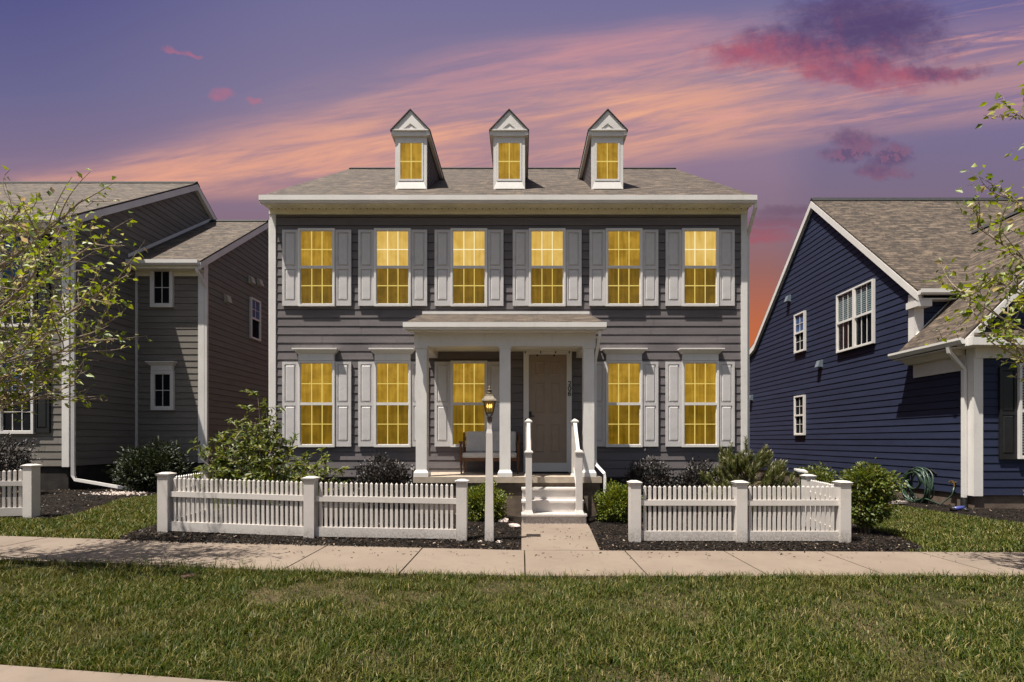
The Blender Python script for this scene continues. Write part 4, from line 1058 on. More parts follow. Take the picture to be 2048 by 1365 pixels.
fence('white picket fence left of the porch steps with a big leafy shrub behind it', PL, [(PL[0], PL[1], 0), (PL[1], PL[2], 0), (PL[0], PL[3], 0)])
PR_ = [(1.63, 6.92), (3.143, 6.91), (4.62, 6.91), (4.88, 8.17)]
fence('white picket fence right of the porch steps with a pine behind it', PR_, [(PR_[0], PR_[1], 0), (PR_[1], PR_[2], 0), (PR_[2], PR_[3], 0)])
PN = [(-8.34, 8.17), (-10.1, 7.55)]
fence('short white picket fence at the left edge in front of the grey-green house', PN, [(PN[0], PN[1], .05)], hgt=.925)

# ================================================================== LAMP POST
lx, ld = -.465, 6.957; ly = Y(ld)
lp = thing('lamp_post', (lx, ly, 0), 'white wooden lamp post with a bronze lantern beside the front walk', 'lamp post')
b = MB(); b.frustum((lx - .066, lx + .066, ly - .066, ly + .066, -.12), (lx - .045, lx + .045, ly - .045, ly + .045, 1.60))
b.frustum((lx - .045, lx + .045, ly - .045, ly + .045, 1.60), (lx - .034, lx + .034, ly - .034, ly + .034, 1.66)); b.box(lx - .034, lx + .034, ly - .034, ly + .034, 1.66, 1.76)
link('post', b.done('post', M['vinyl']), lp)
b = MB(); z = 1.755
b.lathe([(.040, 0), (.044, .01), (.040, .02), (.040, .075), (.030, .085)], 12, (lx, ly, z))
for k in range(4):
    a = math.pi / 4 + k * math.pi / 2; c, s = math.cos(a), math.sin(a)
    b.tube([(lx + c * .022, ly + s * .022, z + .08), (lx + c * .03, ly + s * .03, z + .10), (lx + c * .055, ly + s * .055, z + .115), (lx + c * .062, ly + s * .062, z + .135)], .008, 6)
b.lathe([(.045, 0), (.075, .004), (.075, .014), (.045, .018)], 4, (lx, ly, z + .128), math.pi / 4)
ln = link('lantern', b.done('lantern', M['bronze']), lp)
r0, r1, za, zb = .072, .118, z + .142, z + .312
b = MB()
for k in range(4):
    a = math.pi / 4 + k * math.pi / 2; c, s = math.cos(a), math.sin(a)
    b.tube([(lx + c * r0, ly + s * r0, za), (lx + c * r1, ly + s * r1, zb)], .006, 5)
    a2 = a + math.pi / 2; c2, s2_ = math.cos(a2), math.sin(a2)
    b.tube([(lx + c * r1, ly + s * r1, zb), (lx + c2 * r1, ly + s2_ * r1, zb)], .006, 5); b.tube([(lx + c * r0, ly + s * r0, za), (lx + c2 * r0, ly + s2_ * r0, za)], .006, 5)
sub('cage', b.done('cage', M['bronze']), ln).location = -W[ln]
b = MB(); b.lathe([(.158, 0), (.150, .018), (.110, .045), (.085, .075), (.075, .098), (.045, .106)], 4, (lx, ly, zb - .005), math.pi / 4)
b.lathe([(.045, .102), (.048, .118), (.034, .128), (.034, .158), (.040, .166), (.018, .178), (.012, .190), (.019, .202), (.011, .216), (.003, .236)], 10, (lx, ly, zb - .005))
sub('lamp_roof', b.done('lamp_roof', M['bronze']), ln).location = -W[ln]
b = MB()
for k in range(4):
    a = math.pi / 4 + k * math.pi / 2; a2 = a + math.pi / 2; q = .97
    b.face([(lx + q * math.cos(a) * r0, ly + q * math.sin(a) * r0, za), (lx + q * math.cos(a2) * r0, ly + q * math.sin(a2) * r0, za), (lx + q * math.cos(a2) * r1, ly + q * math.sin(a2) * r1, zb), (lx + q * math.cos(a) * r1, ly + q * math.sin(a) * r1, zb)])
sub('lamp_glass', b.done('lamp_glass', M['lamp_glass']), ln).location = -W[ln]
for dx, dy in ((-.028, -.012), (.028, -.012), (0, .03)):
    b = MB(); b.tube([(lx + dx, ly + dy, za), (lx + dx, ly + dy, za + .07)], .008, 8)
    c = sub('candle', b.done('candle', M['cream']), ln); c.location = -W[ln]
    b = MB(); b.lathe([(.004, 0), (.013, .02), (.011, .04), (.001, .065)], 8, (lx + dx, ly + dy, za + .07))
    c = sub('bulb', b.done('bulb', M['bulb'], True), ln); c.location = -W[ln]

# ================================================================== PORCH BENCH, MAT
bx0, bx1 = -1.265, -.065; by0, by1 = Y(9.98), Y(10.52)
bn = thing('porch_bench', ((bx0 + bx1) / 2, (by0 + by1) / 2, FZ), 'brown wooden two-seat bench with light grey cushions on the porch', 'bench')
for x in (bx0, bx1):
    b = MB(); o = -.012 if x == bx0 else .012
    b.tube([(x - o, by0 + .02, FZ), (x, by0, FZ + .35), (x, by0 - .01, FZ + .66)], [.017, .026, .024], 6); link('leg', b.done('leg', M['wood']), bn)
    b = MB(); b.tube([(x - o, by1 + .04, FZ), (x, by1 - .02, FZ + .4), (x, by1 + .06, FZ + .88)], [.017, .026, .02], 6); link('leg', b.done('leg', M['wood']), bn)
    b = MB(); b.hexa([(x - .035, by0 - .05, FZ + .65), (x + .035, by0 - .05, FZ + .65), (x + .03, by1, FZ + .62), (x - .03, by1, FZ + .62), (x - .035, by0 - .05, FZ + .685), (x + .035, by0 - .05, FZ + .685), (x + .03, by1, FZ + .655), (x - .03, by1, FZ + .655)])
    link('armrest', b.done('armrest', M['wood']), bn)
b = MB(); b.box(bx0 + .024, bx1 - .024, by0 - .0, by0 + .035, FZ + .27, FZ + .335); b.box(bx0 + .024, bx1 - .024, by1 - .035, by1, FZ + .25, FZ + .31)
b.box(bx0 + .05, bx1 - .05, by0 + .035, by1 - .035, FZ + .30, FZ + .325)
link('seat_frame', b.done('seat_frame', M['wood']), bn)
b = MB(); b.box(bx0 + .03, bx1 - .03, by1 + .0, by1 + .03, FZ + .70, FZ + .78); link('backrest', b.done('backrest', M['wood']), bn)
def cushion(x0, x1, y0, y1, z0, z1, lean=0.0, r=.045):
    import bmesh
    bm = bmesh.new(); bmesh.ops.create_cube(bm, size=1)
    for v in bm.verts:
        v.co = Vector((x0 + (v.co.x + .5) * (x1 - x0), y0 + (v.co.y + .5) * (y1 - y0), z0 + (v.co.z + .5) * (z1 - z0)))
    bmesh.ops.bevel(bm, geom=bm.edges[:], offset=r, segments=4, profile=.6, affect='EDGES')
    for v in bm.verts: v.co.y += lean * (v.co.z - z0)
    me = bpy.data.meshes.new('cushion'); bm.to_mesh(me); bm.free(); me.materials.append(M['cushion'])
    me.polygons.foreach_set('use_smooth', [True] * len(me.polygons)); return me
xm = (bx0 + bx1) / 2
for xa, xb in ((bx0 + .035, xm - .004), (xm + .004, bx1 - .035)):
    link('seat_cushion', cushion(xa, xb, by0 - .03, by1 - .08, FZ + .335, FZ + .445, r=.04), bn)
    link('back_cushion', cushion(xa + .03, xb - .02, by1 - .16, by1 - .045, FZ + .45, FZ + .90, .14, r=.05), bn)
mt = thing('door_mat', (.55, Y(10.35), FZ), 'dark doormat lying in front of the taupe front door', 'doormat')
b = MB(); b.box(.19, 1.02, Y(10.12), Y(10.55), FZ + .001, FZ + .016); link('mat', b.done('mat', M['mat']), mt)

# ================================================================== PLANTS
def rand_dirs(n):
    v = rng.normal(0, 1, (n, 3)); return v / np.linalg.norm(v, axis=1)[:, None]
def leaf_arrays(c, ax, nr, ln, wd, fold=.25):
    # c base point, ax unit axis, nr unit normal
    s = np.cross(ax, nr); s /= np.maximum(np.linalg.norm(s, axis=1), 1e-6)[:, None]
    nr = np.cross(s, ax)
    m = c + ax * (ln * .45)[:, None]
    P = np.stack([c, m + s * (wd / 2)[:, None] + nr * (wd * fold)[:, None], c + ax * ln[:, None] - nr * (ln * .1)[:, None], m - s * (wd / 2)[:, None] + nr * (wd * fold)[:, None]], 1).reshape(-1, 3)
    n = len(c); i = np.arange(n)[:, None] * 4
    T = np.concatenate([i + [0, 1, 2], i + [0, 2, 3]], 1).reshape(-1, 3)
    return P, T
def lobes_points(lobes, n, shell=.55):
    vol = np.array([l[3] * l[4] * l[5] for l in lobes]) ** .8; k = rng.choice(len(lobes), n, p=vol / vol.sum())
    L = np.array(lobes)[k]; u = rand_dirs(n); r = shell + (1 - shell) * rng.random(n) ** .6
    # uneven outline
    bump = 1 + .24 * np.sin(u[:, 0] * 5 + L[:, 0] * 9) * np.sin(u[:, 2] * 6 + L[:, 2] * 7) + .16 * np.sin(u[:, 1] * 9 + u[:, 0] * 7 + L[:, 1])
    bump = bump * np.where(rng.random(n) < .05, 1.22, 1.0)
    p = L[:, :3] + u * L[:, 3:6] * (r * bump)[:, None]
    return p, u
def shrub(name, loc, lobes, n, ln, wd, mat, label, cat='shrub', up=.3, shell=.45, group=None, stems=5, droop=0.0, gap=.25):
    t = thing(name, loc, label, cat, group); lo = Vector(loc)
    L = [(lo.x + l[0], lo.y + l[1], lo.z + l[2], l[3], l[4], l[5]) for l in lobes]
    p, u = lobes_points(L, n, shell)
    f = np.sin(p[:, 0] * 11 + 2 * np.sin(p[:, 2] * 7)) * np.sin(p[:, 2] * 12 + p[:, 1] * 9)
    k = (rng.random(n) > gap * np.clip(f + .5, 0, 1)) & (p[:, 2] > lo.z + .01)
    p, u = p[k], u[k]; n = len(p)
    ax = u + rand_dirs(n) * .8 + np.array([0, 0, up]); ax /= np.linalg.norm(ax, axis=1)[:, None]
    nr = rand_dirs(n) * .8 + np.array([0, 0, .9]) + u * .3; nr /= np.linalg.norm(nr, axis=1)[:, None]
    l = ln * (.6 + .7 * rng.random(n))
    P, T = leaf_arrays(p, ax, nr, l, l * (wd / ln))
    link('foliage', np_mesh('foliage', P, T, 3, mat), t)
    b = MB()
    for k in range(stems):
        l = random.choice(L); a = Vector((lo.x + random.uniform(-.06, .06), lo.y + random.uniform(-.06, .06), lo.z - .05)); e = Vector(l[:3]) + Vector((random.uniform(-.6, .6) * l[3], random.uniform(-.6, .6) * l[4], random.uniform(.1, .7) * l[5]))
        m = a.lerp(e, .5) + Vector((random.uniform(-.05, .05), random.uniform(-.05, .05), .03))
        b.tube([a, m, e], [.016, .011, .004], 5)
    link('stem', b.done('stem', M['bark']), t)
    return t
def at(px, d): return (px - 1043) * d / 960
# big leafy shrub behind the left fence: branching stems with leaf sprays
def leafy_shrub():
    base = Vector((-4.15, Y(8.0), gz(-4.15)))
    t = thing('shrub', base, 'tall loose light-green leafy shrub behind the left picket fence', 'shrub')
    b = MB(); C = []; A = []
    tips = [(-.30, .1, 2.22), (-.12, .0, 2.0), (.05, -.1, 1.62), (-.62, 0, 1.70), (-.95, .1, 1.55), (-1.15, -.1, 1.15), (.5, .0, 1.12), (.85, -.1, 1.05), (1.1, 0, .95), (-.4, -.4, 1.45), (.2, -.45, 1.25), (-.85, -.35, 1.15), (.7, .3, 1.15), (-.1, .45, 1.5), (-1.1, .3, .95), (.35, -.35, .95), (-.5, .4, 1.2), (.95, .35, .8), (-.65, -.5, .95), (0, -.55, .9), (1.2, -.2, .65), (-1.2, .0, .8), (.6, -.5, .75), (-.3, -.55, 1.1), (-.35, .1, 1.75), (-.15, -.25, 1.7), (.3, .1, 1.4), (-.75, -.15, 1.4), (.75, -.3, .95), (-1.0, -.3, 1.35)]
    for tx, ty, tz in tips:
        p0 = base + Vector((random.uniform(-.15, .15), random.uniform(-.12, .12), -.03)); p3 = base + Vector((tx, ty, tz * .98))
        p1 = p0.lerp(p3, .4) + Vector((0, 0, .18 * tz)); path = []
        for k in range(9):
            f = k / 8; path.append(p0.lerp(p1, f).lerp(p1.lerp(p3, f), f))
        b.tube(path, [.018 - .0018 * k for k in range(9)], 5)
        for k in range(3, 9):
            nt = 4 if k < 8 else 2
            for q in range(nt):
                s = path[k]; dr = Vector((random.gauss(0, 1), random.gauss(0, 1), random.gauss(.35, .5))).normalized(); Lh = random.uniform(.12, .30)
                e = s + dr * Lh; b.tube([s, s.lerp(e, .5) + Vector((0, 0, .015)), e], [.005, .004, .002], 4)
                for w in range(12):
                    f = .12 + .88 * w / 11; C.append(s.lerp(e, f)); A.append((dr * .6 + Vector((random.gauss(0, .6), random.gauss(0, .6), random.gauss(0, .5)))).normalized())
    C = np.array([tuple(c) for c in C]); A = np.array([tuple(a) for a in A]); n = len(C)
    nr = rand_dirs(n) * .6 + np.array([0, -.25, 1.0]); l = .092 * (.6 + .7 * rng.random(n))
    P, T = leaf_arrays(C, A, nr / np.linalg.norm(nr, axis=1)[:, None], l, l * .42, .22)
    link('foliage', np_mesh('foliage', P, T, 3, M['leaf_shrub']), t); link('stem', b.done('stem', M['twig']), t)
leafy_shrub()
x = at(305, 12.3)
shrub('shrub', (x, Y(12.3), gz(x)), [(0, 0, .62, .74, .6, .58), (-.25, -.1, .5, .55, .5, .48), (.3, -.1, .55, .5, .5, .55)], 9000, .085, .035, M['leaf_yew'], 'dark round evergreen shrub against the grey-green house by the downspout', gap=.15)
x = at(10, 10.8)
shrub('shrub', (x, Y(10.8), gz(x)), [(0, 0, .75, .5, .5, .55), (.1, -.1, .5, .42, .4, .45)], 6000, .055, .03, M['leaf_dark'], 'dark shrub at the left edge behind the short picket fence', gap=.15)
x = at(768, 9.9)
shrub('shrub', (x, Y(9.9), 0), [(0, 0, .68, .50, .42, .46), (-.25, 0, .5, .35, .35, .4), (.28, 0, .55, .34, .35, .38)], 7500, .055, .036, M['leaf_dark'], 'dark purple shrub left of the porch under the second window', gap=.3, up=.6)
x = at(968, 8.75)
shrub('shrub', (x, Y(8.75), 0), [(0, 0, .34, .36, .33, .36), (-.12, -.05, .42, .26, .25, .24), (.14, 0, .28, .26, .26, .25)], 8000, .042, .026, M['leaf_box'], 'bright green boxwood left of the porch steps behind the lamp post', gap=.1, up=.5)
x = at(1238, 8.7)
shrub('shrub', (x, Y(8.7), 0), [(0, 0, .34, .37, .33, .34), (.1, -.05, .48, .26, .25, .22), (-.16, 0, .3, .24, .26, .25)], 8000, .042, .026, M['leaf_box'], 'bright green boxwood right of the porch steps', gap=.1, up=.5)
x = at(1300, 9.85)
shrub('shrub', (x, Y(9.85), 0), [(0, 0, .62, .42, .4, .46), (.2, 0, .5, .3, .3, .36), (-.3, .1, .55, .25, .3, .34)], 6500, .055, .036, M['leaf_dark'], 'dark purple shrub beside the right boxwood under a front window', gap=.3, up=.6)
x = at(1398, 9.9)
shrub('shrub', (x, Y(9.9), 0), [(0, 0, .62, .38, .38, .45), (.2, 0, .5, .3, .3, .36), (-.22, .0, .5, .25, .3, .34)], 6000, .055, .036, M['leaf_dark'], 'dark purple shrub between the pine and the other dark shrub', gap=.3, up=.6)
x = at(1633, 9.9)
shrub('shrub', (x, Y(9.9), 0), [(0, 0, .62, .30, .3, .34), (.1, 0, .45, .30, .3, .34)], 4500, .05, .03, M['leaf_shrub'], 'small green shrub behind the corner post of the right fence', gap=.2, up=.5)
x = at(1730, 7.55)
shrub('shrub', (x, Y(7.55), 0), [(.12, .02, .82, .36, .32, .27), (-.02, 0, .86, .27, .27, .22), (.0, 0, .48, .29, .28, .26), (.12, 0, .40, .24, .22, .18), (.0, 0, .26, .13, .13, .14)], 7600, .05, .033, M['leaf_shrub'], 'green two-tiered shrub at the right end of the right fence', gap=.25, up=.4, stems=10)
x = at(2078, 9.2)
shrub('flower_plant', (x, Y(9.2), 0), [(0, 0, .32, .16, .16, .2), (-.06, 0, .45, .1, .1, .14)], 420, .07, .03, M['leaf_orange'], 'orange-leaved plant at the right edge in front of the navy house', 'plant', gap=.1, up=.5)
x = at(1770, 11.0)
shrub('plant', (x, Y(11.0), 0), [(0, 0, .14, .22, .18, .14)], 350, .11, .02, M['leaf_yew'], 'low strappy plant by the pale flat stone near the hose', 'plant', gap=.0, up=1.5, stems=1)
# pine
def pine():
    base = Vector((at(1492, 8.7), Y(8.7), 0)); t = thing('pine', base, 'bushy young pine with upright shoots behind the right picket fence', 'pine tree')
    b = MB(); b.tube([base + Vector((0, 0, -.1)), base + Vector((.01, 0, .7)), base + Vector((0, 0, 1.25))], [.05, .03, .012], 7)
    N0, N1 = [], []
    shoots = [(0, 0, 1.25, 0, 0, .30)]
    for k in range(88):
        z = random.uniform(.15, 1.18); a = random.uniform(0, 6.283); r = (.76 if z < .75 else .76 * (1.45 - z) / .7) * random.uniform(.55, 1.0)
        r = max(r, .12); tilt = random.random()
        s = base + Vector((0, 0, max(.05, z - .25))); e = base + Vector((math.cos(a) * r, math.sin(a) * r * .9, z + random.uniform(-.05, .1)))
        b.tube([s, s.lerp(e, .5) + Vector((0, 0, -.05)), e], [.014, .010, .006], 5)
        n = 3
        for q in range(n):
            o = s.lerp(e, .62 + .38 * q / (n - 1)) if q < n - 1 else e
            dr = Vector((math.cos(a) * .7 + random.gauss(0, .35), math.sin(a) * .5 + random.gauss(0, .3), 1.5 if q == n - 1 else 1.0)).normalized()
            shoots.append((*o, *dr, random.uniform(.14, .26)))
    for s in shoots:
        if len(s) == 6: p = base + Vector(s[:3]); dr = Vector((0, 0, 1)); L = s[5]
        else: p = Vector(s[:3]); dr = Vector(s[3:6]); L = s[6]
        b.tube([p, p + dr * L], [.007, .005], 4)
        for k in range(150):
            f = random.random(); o = p + dr * (L * f); q = Vector((random.gauss(0, 1), random.gauss(0, 1), random.gauss(0, 1))).normalized()
            q = (q - dr * q.dot(dr)).normalized(); v = (q * .62 + dr * random.uniform(.45, 1.0)).normalized(); l = random.uniform(.08, .13) * (1.0 - .4 * f)
            N0.append(tuple(o)); N1.append(tuple(v * l))
    for s in shoots:
        tp = MB()
        p = Vector(s[:3]) if len(s) == 7 else base + Vector(s[:3]); dr = Vector(s[3:6]) if len(s) == 7 else Vector((0, 0, 1)); L = s[-1]
        tp.tube([p + dr * L * .85, p + dr * (L + .055)], [.009, .003], 5)
        link('bud', tp.done('bud', M['bud']), t)
    N0 = np.array(N0); N1 = np.array(N1); n = len(N0); sd = np.cross(N1, rand_dirs(n)); sd /= np.linalg.norm(sd, axis=1)[:, None]; sd *= .0052
    P = np.stack([N0 - sd, N0 + sd, N0 + N1], 1).reshape(-1, 3)
    link('foliage', np_mesh('foliage', P, np.arange(3 * n).reshape(n, 3), 3, M['needle']), t); link('trunk', b.done('trunk', M['bark']), t)
pine()
# street trees whose trunks stand just outside the frame
def tree(base, label, seed, limbs, leafn, spread_twigs=26, group=None, leaf=.075):
    rnd = random.Random(seed); base = Vector(base)
    t = thing('tree', base, label, 'tree', group); b = MB(); C = []; A = []
    top = base + Vector((0, 0, 5.0))
    tr = [base + Vector((0.03 * math.sin(k * 1.7), .02 * math.cos(k), k * .5 - .1)) for k in range(10)]
    b.tube(tr, [.085 - .0065 * k for k in range(10)], 8)
    def curve(p0, p3, sag):
        m = p0.lerp(p3, .5) + Vector((rnd.gauss(0, .08), rnd.gauss(0, .08), sag)); return [p0.lerp(m, k / 6).lerp(m.lerp(p3, k / 6), k / 6) for k in range(7)]
    for (z0, e, r) in limbs:
        s = base + Vector((0, 0, z0)); e = Vector(e); path = curve(s, e, -.12)
        b.tube(path, [r * .75 * (1 - .12 * k) for k in range(7)], 6)
        L = (e - s).length
        for q in range(spread_twigs):
            f = .22 + .78 * rnd.random() ** .7 if q else 1.0
            i = min(int(f * 6), 5); p = path[i].lerp(path[i + 1], f * 6 - i) if f < 1 else path[6]
            dr = ((e - s).normalized() * .7 + Vector((rnd.gauss(0, .65), rnd.gauss(0, .65), rnd.gauss(.18, .5)))).normalized()
            tl = rnd.uniform(.25, .75) * (1.15 - .4 * f); e2 = p + dr * tl + Vector((0, 0, .08))
            tp = curve(p, e2, -.05 * tl); b.tube(tp, [.0065 * (1 - .12 * k) for k in range(7)], 5)
            for w in range(leafn):
                g = .12 + .88 * (w + rnd.random()) / leafn; i = min(int(g * 6), 5); o = tp[i].lerp(tp[i + 1], g * 6 - i)
                if rnd.random() < .75:
                    o2 = o + Vector((rnd.gauss(0, .055), rnd.gauss(0, .055), rnd.gauss(0, .05)))
                    if rnd.random() < .3: b.tube([o, o2], [.003, .002], 3)
                    o = o2
                C.append(tuple(o)); A.append(tuple((dr * .5 + Vector((rnd.gauss(0, .7), rnd.gauss(0, .7), rnd.gauss(-.05, .6)))).normalized()))
    C = np.array(C); A = np.array(A); n = len(C); nr = rand_dirs(n) * .8 + np.array([0, -.1, .8]); nr /= np.linalg.norm(nr, axis=1)[:, None]
    l = leaf * (.45 + .75 * rng.random(n)); P, T = leaf_arrays(C, A, nr, l, l * .62, .2)
    link('crown', np_mesh('crown', P, T, 3, M['leaf_tree']), t); link('trunk', b.done('trunk', M['twig']), t)
def W_(px, py, d): return ((px - 1043) * d / 960, Y(d), 1.5 + (881 - py) * d / 960)
LT = (-6.35, Y(5.05), gz(-6.35))
limbs = [(1.7, W_(225, 640, 5.2), .03), (1.5, W_(150, 770, 5.0), .028), (1.9, W_(235, 560, 5.1), .034), (2.3, W_(200, 480, 5.3), .034), (2.7, W_(165, 400, 5.0), .032), (2.2, W_(90, 560, 4.7), .03), (1.8, W_(60, 690, 4.7), .03), (2.9, W_(40, 420, 5.2), .03),
         (1.6, W_(40, 800, 5.2), .024), (2.0, W_(130, 620, 5.5), .03), (2.4, W_(30, 520, 5.5), .03), (3.0, W_(-120, 330, 5.0), .03), (2.4, W_(-350, 500, 5.0), .03), (2.0, W_(-330, 640, 5.2), .03), (2.6, (-6.6, Y(4.3), 3.3), .03), (2.3, (-6.2, Y(5.9), 3.1), .03), (2.2, W_(100, 500, 5.2), .03), (1.7, W_(110, 720, 5.3), .026), (1.5, W_(20, 745, 4.9), .026), (1.9, W_(180, 600, 5.9), .028), (2.2, W_(120, 470, 6.0), .028), (1.6, W_(90, 760, 5.9), .026), (2.2, W_(60, 560, 4.3), .028), (1.8, W_(130, 680, 4.5), .026), (2.6, W_(20, 430, 5.9), .028)]
tree(LT, 'leafy young street tree whose branches reach in at the left edge', 3, limbs, 8, 18, leaf=.072)
RT = (6.75, Y(5.1), 0)
limbs = [(2.0, W_(1925, 585, 5.2), .03), (1.8, W_(1955, 640, 5.0), .03), (1.7, W_(1990, 690, 5.0), .028), (2.3, W_(1990, 560, 5.4), .03), (2.6, W_(1955, 455, 5.1), .026), (3.0, W_(2030, 400, 5.1), .028), (3.4, W_(2040, 230, 5.1), .026), (3.6, W_(2120, 120, 5.1), .03), (2.6, W_(2150, 420, 5.4), .03), (2.1, W_(2060, 600, 5.1), .03), (1.7, W_(2070, 720, 5.1), .026),
         (2.4, W_(2400, 560, 5.1), .03), (2.8, W_(2350, 350, 5.1), .03), (2.3, (6.6, Y(4.3), 3.2), .03), (2.3, (6.9, Y(6.0), 3.2), .03)]
tree(RT, 'sparse young street tree whose branches reach in at the right edge', 9, limbs, 14, 12, leaf=.080)

# ================================================================== SMALL THINGS
# coiled hose on its hanger against the navy wall
hc = Vector((XR - .30, Y(11.25), .47))
hs = thing('garden_hose', (hc.x, hc.y, 0), 'coiled green garden hose hanging against the navy house wall', 'hose')
b = MB(); rr = random.Random(4)
for k in range(13):
    cx, cz = rr.gauss(0, .03), rr.gauss(-.03, .035); rx = rr.uniform(.27, .37); rz_ = rr.uniform(.30, .42); oy = rr.uniform(-.09, .09); tw = rr.uniform(-.25, .25)
    path = []
    for i in range(33):
        a = 2 * math.pi * i / 32; u = math.cos(a) * rx; w = math.sin(a) * rz_
        path.append(hc + Vector((-.05 + oy + .05 * math.sin(a * 2 + k) + math.sin(tw) * u * .5, cx + u, cz + w - .02 * (1 - math.sin(a)))))
    b.tube(path, .0155, 6)
for k in range(3):
    path = []
    for i in range(17):
        a = 2 * math.pi * i / 16; path.append(hc + Vector((-.12 + .02 * k, .05 + math.cos(a) * .2, .08 + math.sin(a) * .19)))
    b.tube(path, .0155, 6)
p0 = Vector((XR - .1, yt - .06, zt - .09))
b.tube([p0, p0 + Vector((-.03, .02, -.18)), p0 + Vector((-.12, .2, -.42)), hc + Vector((-.1, -.30, -.30)), hc + Vector((-.05, -.1, -.40))], .0155, 6)
link('coil', b.done('coil', M['hose'], True), hs)
b = MB(); b.tube([(XR, hc.y, .80), (hc.x - .05, hc.y, .80), (hc.x - .12, hc.y, .86)], .014, 6); b.tube([(XR - .02, hc.y - .15, .72), (XR - .02, hc.y, .82), (XR - .02, hc.y + .15, .72)], .014, 6)
link('hanger', b.done('hanger', M['black']), hs)
px_, dd = 1918, 9.9
nx = at(px_, dd); nz = thing('hose_nozzle', (nx, Y(dd), .04), 'small blue and black spray nozzle lying on the mulch below the white downspout', 'hose nozzle')
b = MB(); b.tube([(nx - .14, Y(dd) - .02, .085), (nx + .03, Y(dd), .105), (nx + .10, Y(dd), .12)], [.045, .042, .03], 8); link('barrel', b.done('barrel', M['blue'], True), nz)
b = MB(); b.tube([(nx - .17, Y(dd) - .025, .08), (nx - .14, Y(dd) - .02, .085)], [.055, .055], 10); b.tube([(nx + .06, Y(dd), .10), (nx + .11, Y(dd) - .1, .06)], [.022, .022], 8); link('handle', b.done('handle', M['black'], True), nz)
def rock(name, x, d, r, label, cat='rock', mat='rock', flat=.6, zoff=0.02):
    import bmesh
    bm = bmesh.new(); bmesh.ops.create_icosphere(bm, subdivisions=2, radius=1)
    rr = random.Random(int(x * 1000)); ph = [rr.uniform(0, 6) for _ in range(6)]
    for v in bm.verts:
        c = v.co; k = 1 + .18 * math.sin(c.x * 3 + ph[0]) + .15 * math.sin(c.y * 4 + ph[1]) + .12 * math.sin(c.z * 5 + c.x * 2 + ph[2])
        v.co = Vector((c.x * r * k, c.y * r * k * .8, c.z * r * flat * k))
    me = bpy.data.meshes.new(name); bm.to_mesh(me); bm.free(); me.materials.append(M[mat])
    o = link(name, me, None, (x, Y(d), gz(x) + zoff + r * flat * .4)); tag(o, label, cat)
rock('rock', at(1007, 8.6), 8.6, .10, 'pale pinkish rock in the mulch near the foundation left of the steps')
rock('rock', at(1029, 8.15), 8.15, .085, 'pale rock in the mulch touching the left side of the bottom step')
rock('rock', at(960, 6.85), 6.85, .045, 'small white stone in the mulch just left of the lamp post base')
rock('rock', at(999, 6.85), 6.85, .05, 'small tan stone in the mulch just right of the lamp post base')
o = thing('splash_stone', (at(1782, 11), Y(11), 0), 'flat pinkish stone lying beside the navy house near the hose', 'stone')
b = MB(); x = at(1782, 11); b.prism([(x - .32, Y(11) - .12, .06), (x + .05, Y(11) - .16, .06), (x + .34, Y(11) - .05, .06), (x + .28, Y(11) + .12, .06), (x - .2, Y(11) + .14, .06)], (0, 0, .05)); link('slab', b.done('slab', M['rock']), o)
# pale gravel under the left downspout outlet
n = 260; x = rng.normal(0, .30, n) + at(250, 11.7); d = 11.5 + rng.normal(0, .22, n)
P = []; T = []
for i in range(n):
    r = random.uniform(.025, .06); c = Vector((x[i], Y(d[i]), gz(x[i]) + .03)); k = len(P)
    a0 = random.uniform(0, 6)
    P += [c + Vector((math.cos(a0 + q * 2.094) * r, math.sin(a0 + q * 2.094) * r, random.uniform(-.02, .0))) for q in range(3)] + [c + Vector((0, 0, r * .7))]
    T += [(k, k + 1, k + 3), (k + 1, k + 2, k + 3), (k + 2, k, k + 3)]
tag(link('gravel', np_mesh('gravel', np.array([tuple(p) for p in P]), np.array(T), 3, M['rock'])), 'pale gravel patch at the outlet of the left downspout', 'gravel', kind='stuff')
def stake_light(x, d, h, label):
    t = thing('garden_light', (x, Y(d), gz(x)), label, 'garden light'); y = Y(d); z = gz(x)
    b = MB(); b.tube([(x, y, z - .05), (x, y, z + h - .1)], .011, 6); link('stake', b.done('stake', M['black']), t)
    b = MB(); b.lathe([(.02, 0), (.034, .01), (.034, .07), (.02, .075)], 10, (x, y, z + h - .1)); link('lens', b.done('lens', M['vinyl']), t)
    b = MB(); b.lathe([(.045, 0), (.048, .012), (.02, .035)], 10, (x, y, z + h - .026)); link('cap', b.done('cap', M['black']), t)
stake_light(at(825, 9.35), 9.35, .98, 'thin stake garden light standing at the left corner of the porch')
x = at(1602, 8.35); t = thing('spotlight', (x, Y(8.35), 0), 'white-topped garden spotlight on a black stake behind the right fence', 'garden light')
b = MB(); b.tube([(x, Y(8.35), -.05), (x, Y(8.35), .92)], .014, 6); link('stake', b.done('stake', M['black']), t)
b = MB(); b.hexa([(x - .09, Y(8.35) - .05, .96), (x + .09, Y(8.35) - .05, .93), (x + .09, Y(8.35) + .06, .96), (x - .09, Y(8.35) + .06, .98), (x - .09, Y(8.35) - .05, .99), (x + .09, Y(8.35) - .05, .96), (x + .09, Y(8.35) + .06, .99), (x - .09, Y(8.35) + .06, 1.01)]); link('panel', b.done('panel', M['white']), t)
x = at(376, 4.95); b = MB(); b.lathe([(.0, .0), (.060, .0), (.066, .014), (.055, .028), (.0, .032)], 14, (0, 0, 0))
tag(link('sprinkler_cover', b.done('sprinkler_cover', M['rust']), None, (x, Y(4.95), gz(x) + .02)), 'round brown sprinkler cover sunk in the front lawn', 'sprinkler cover')

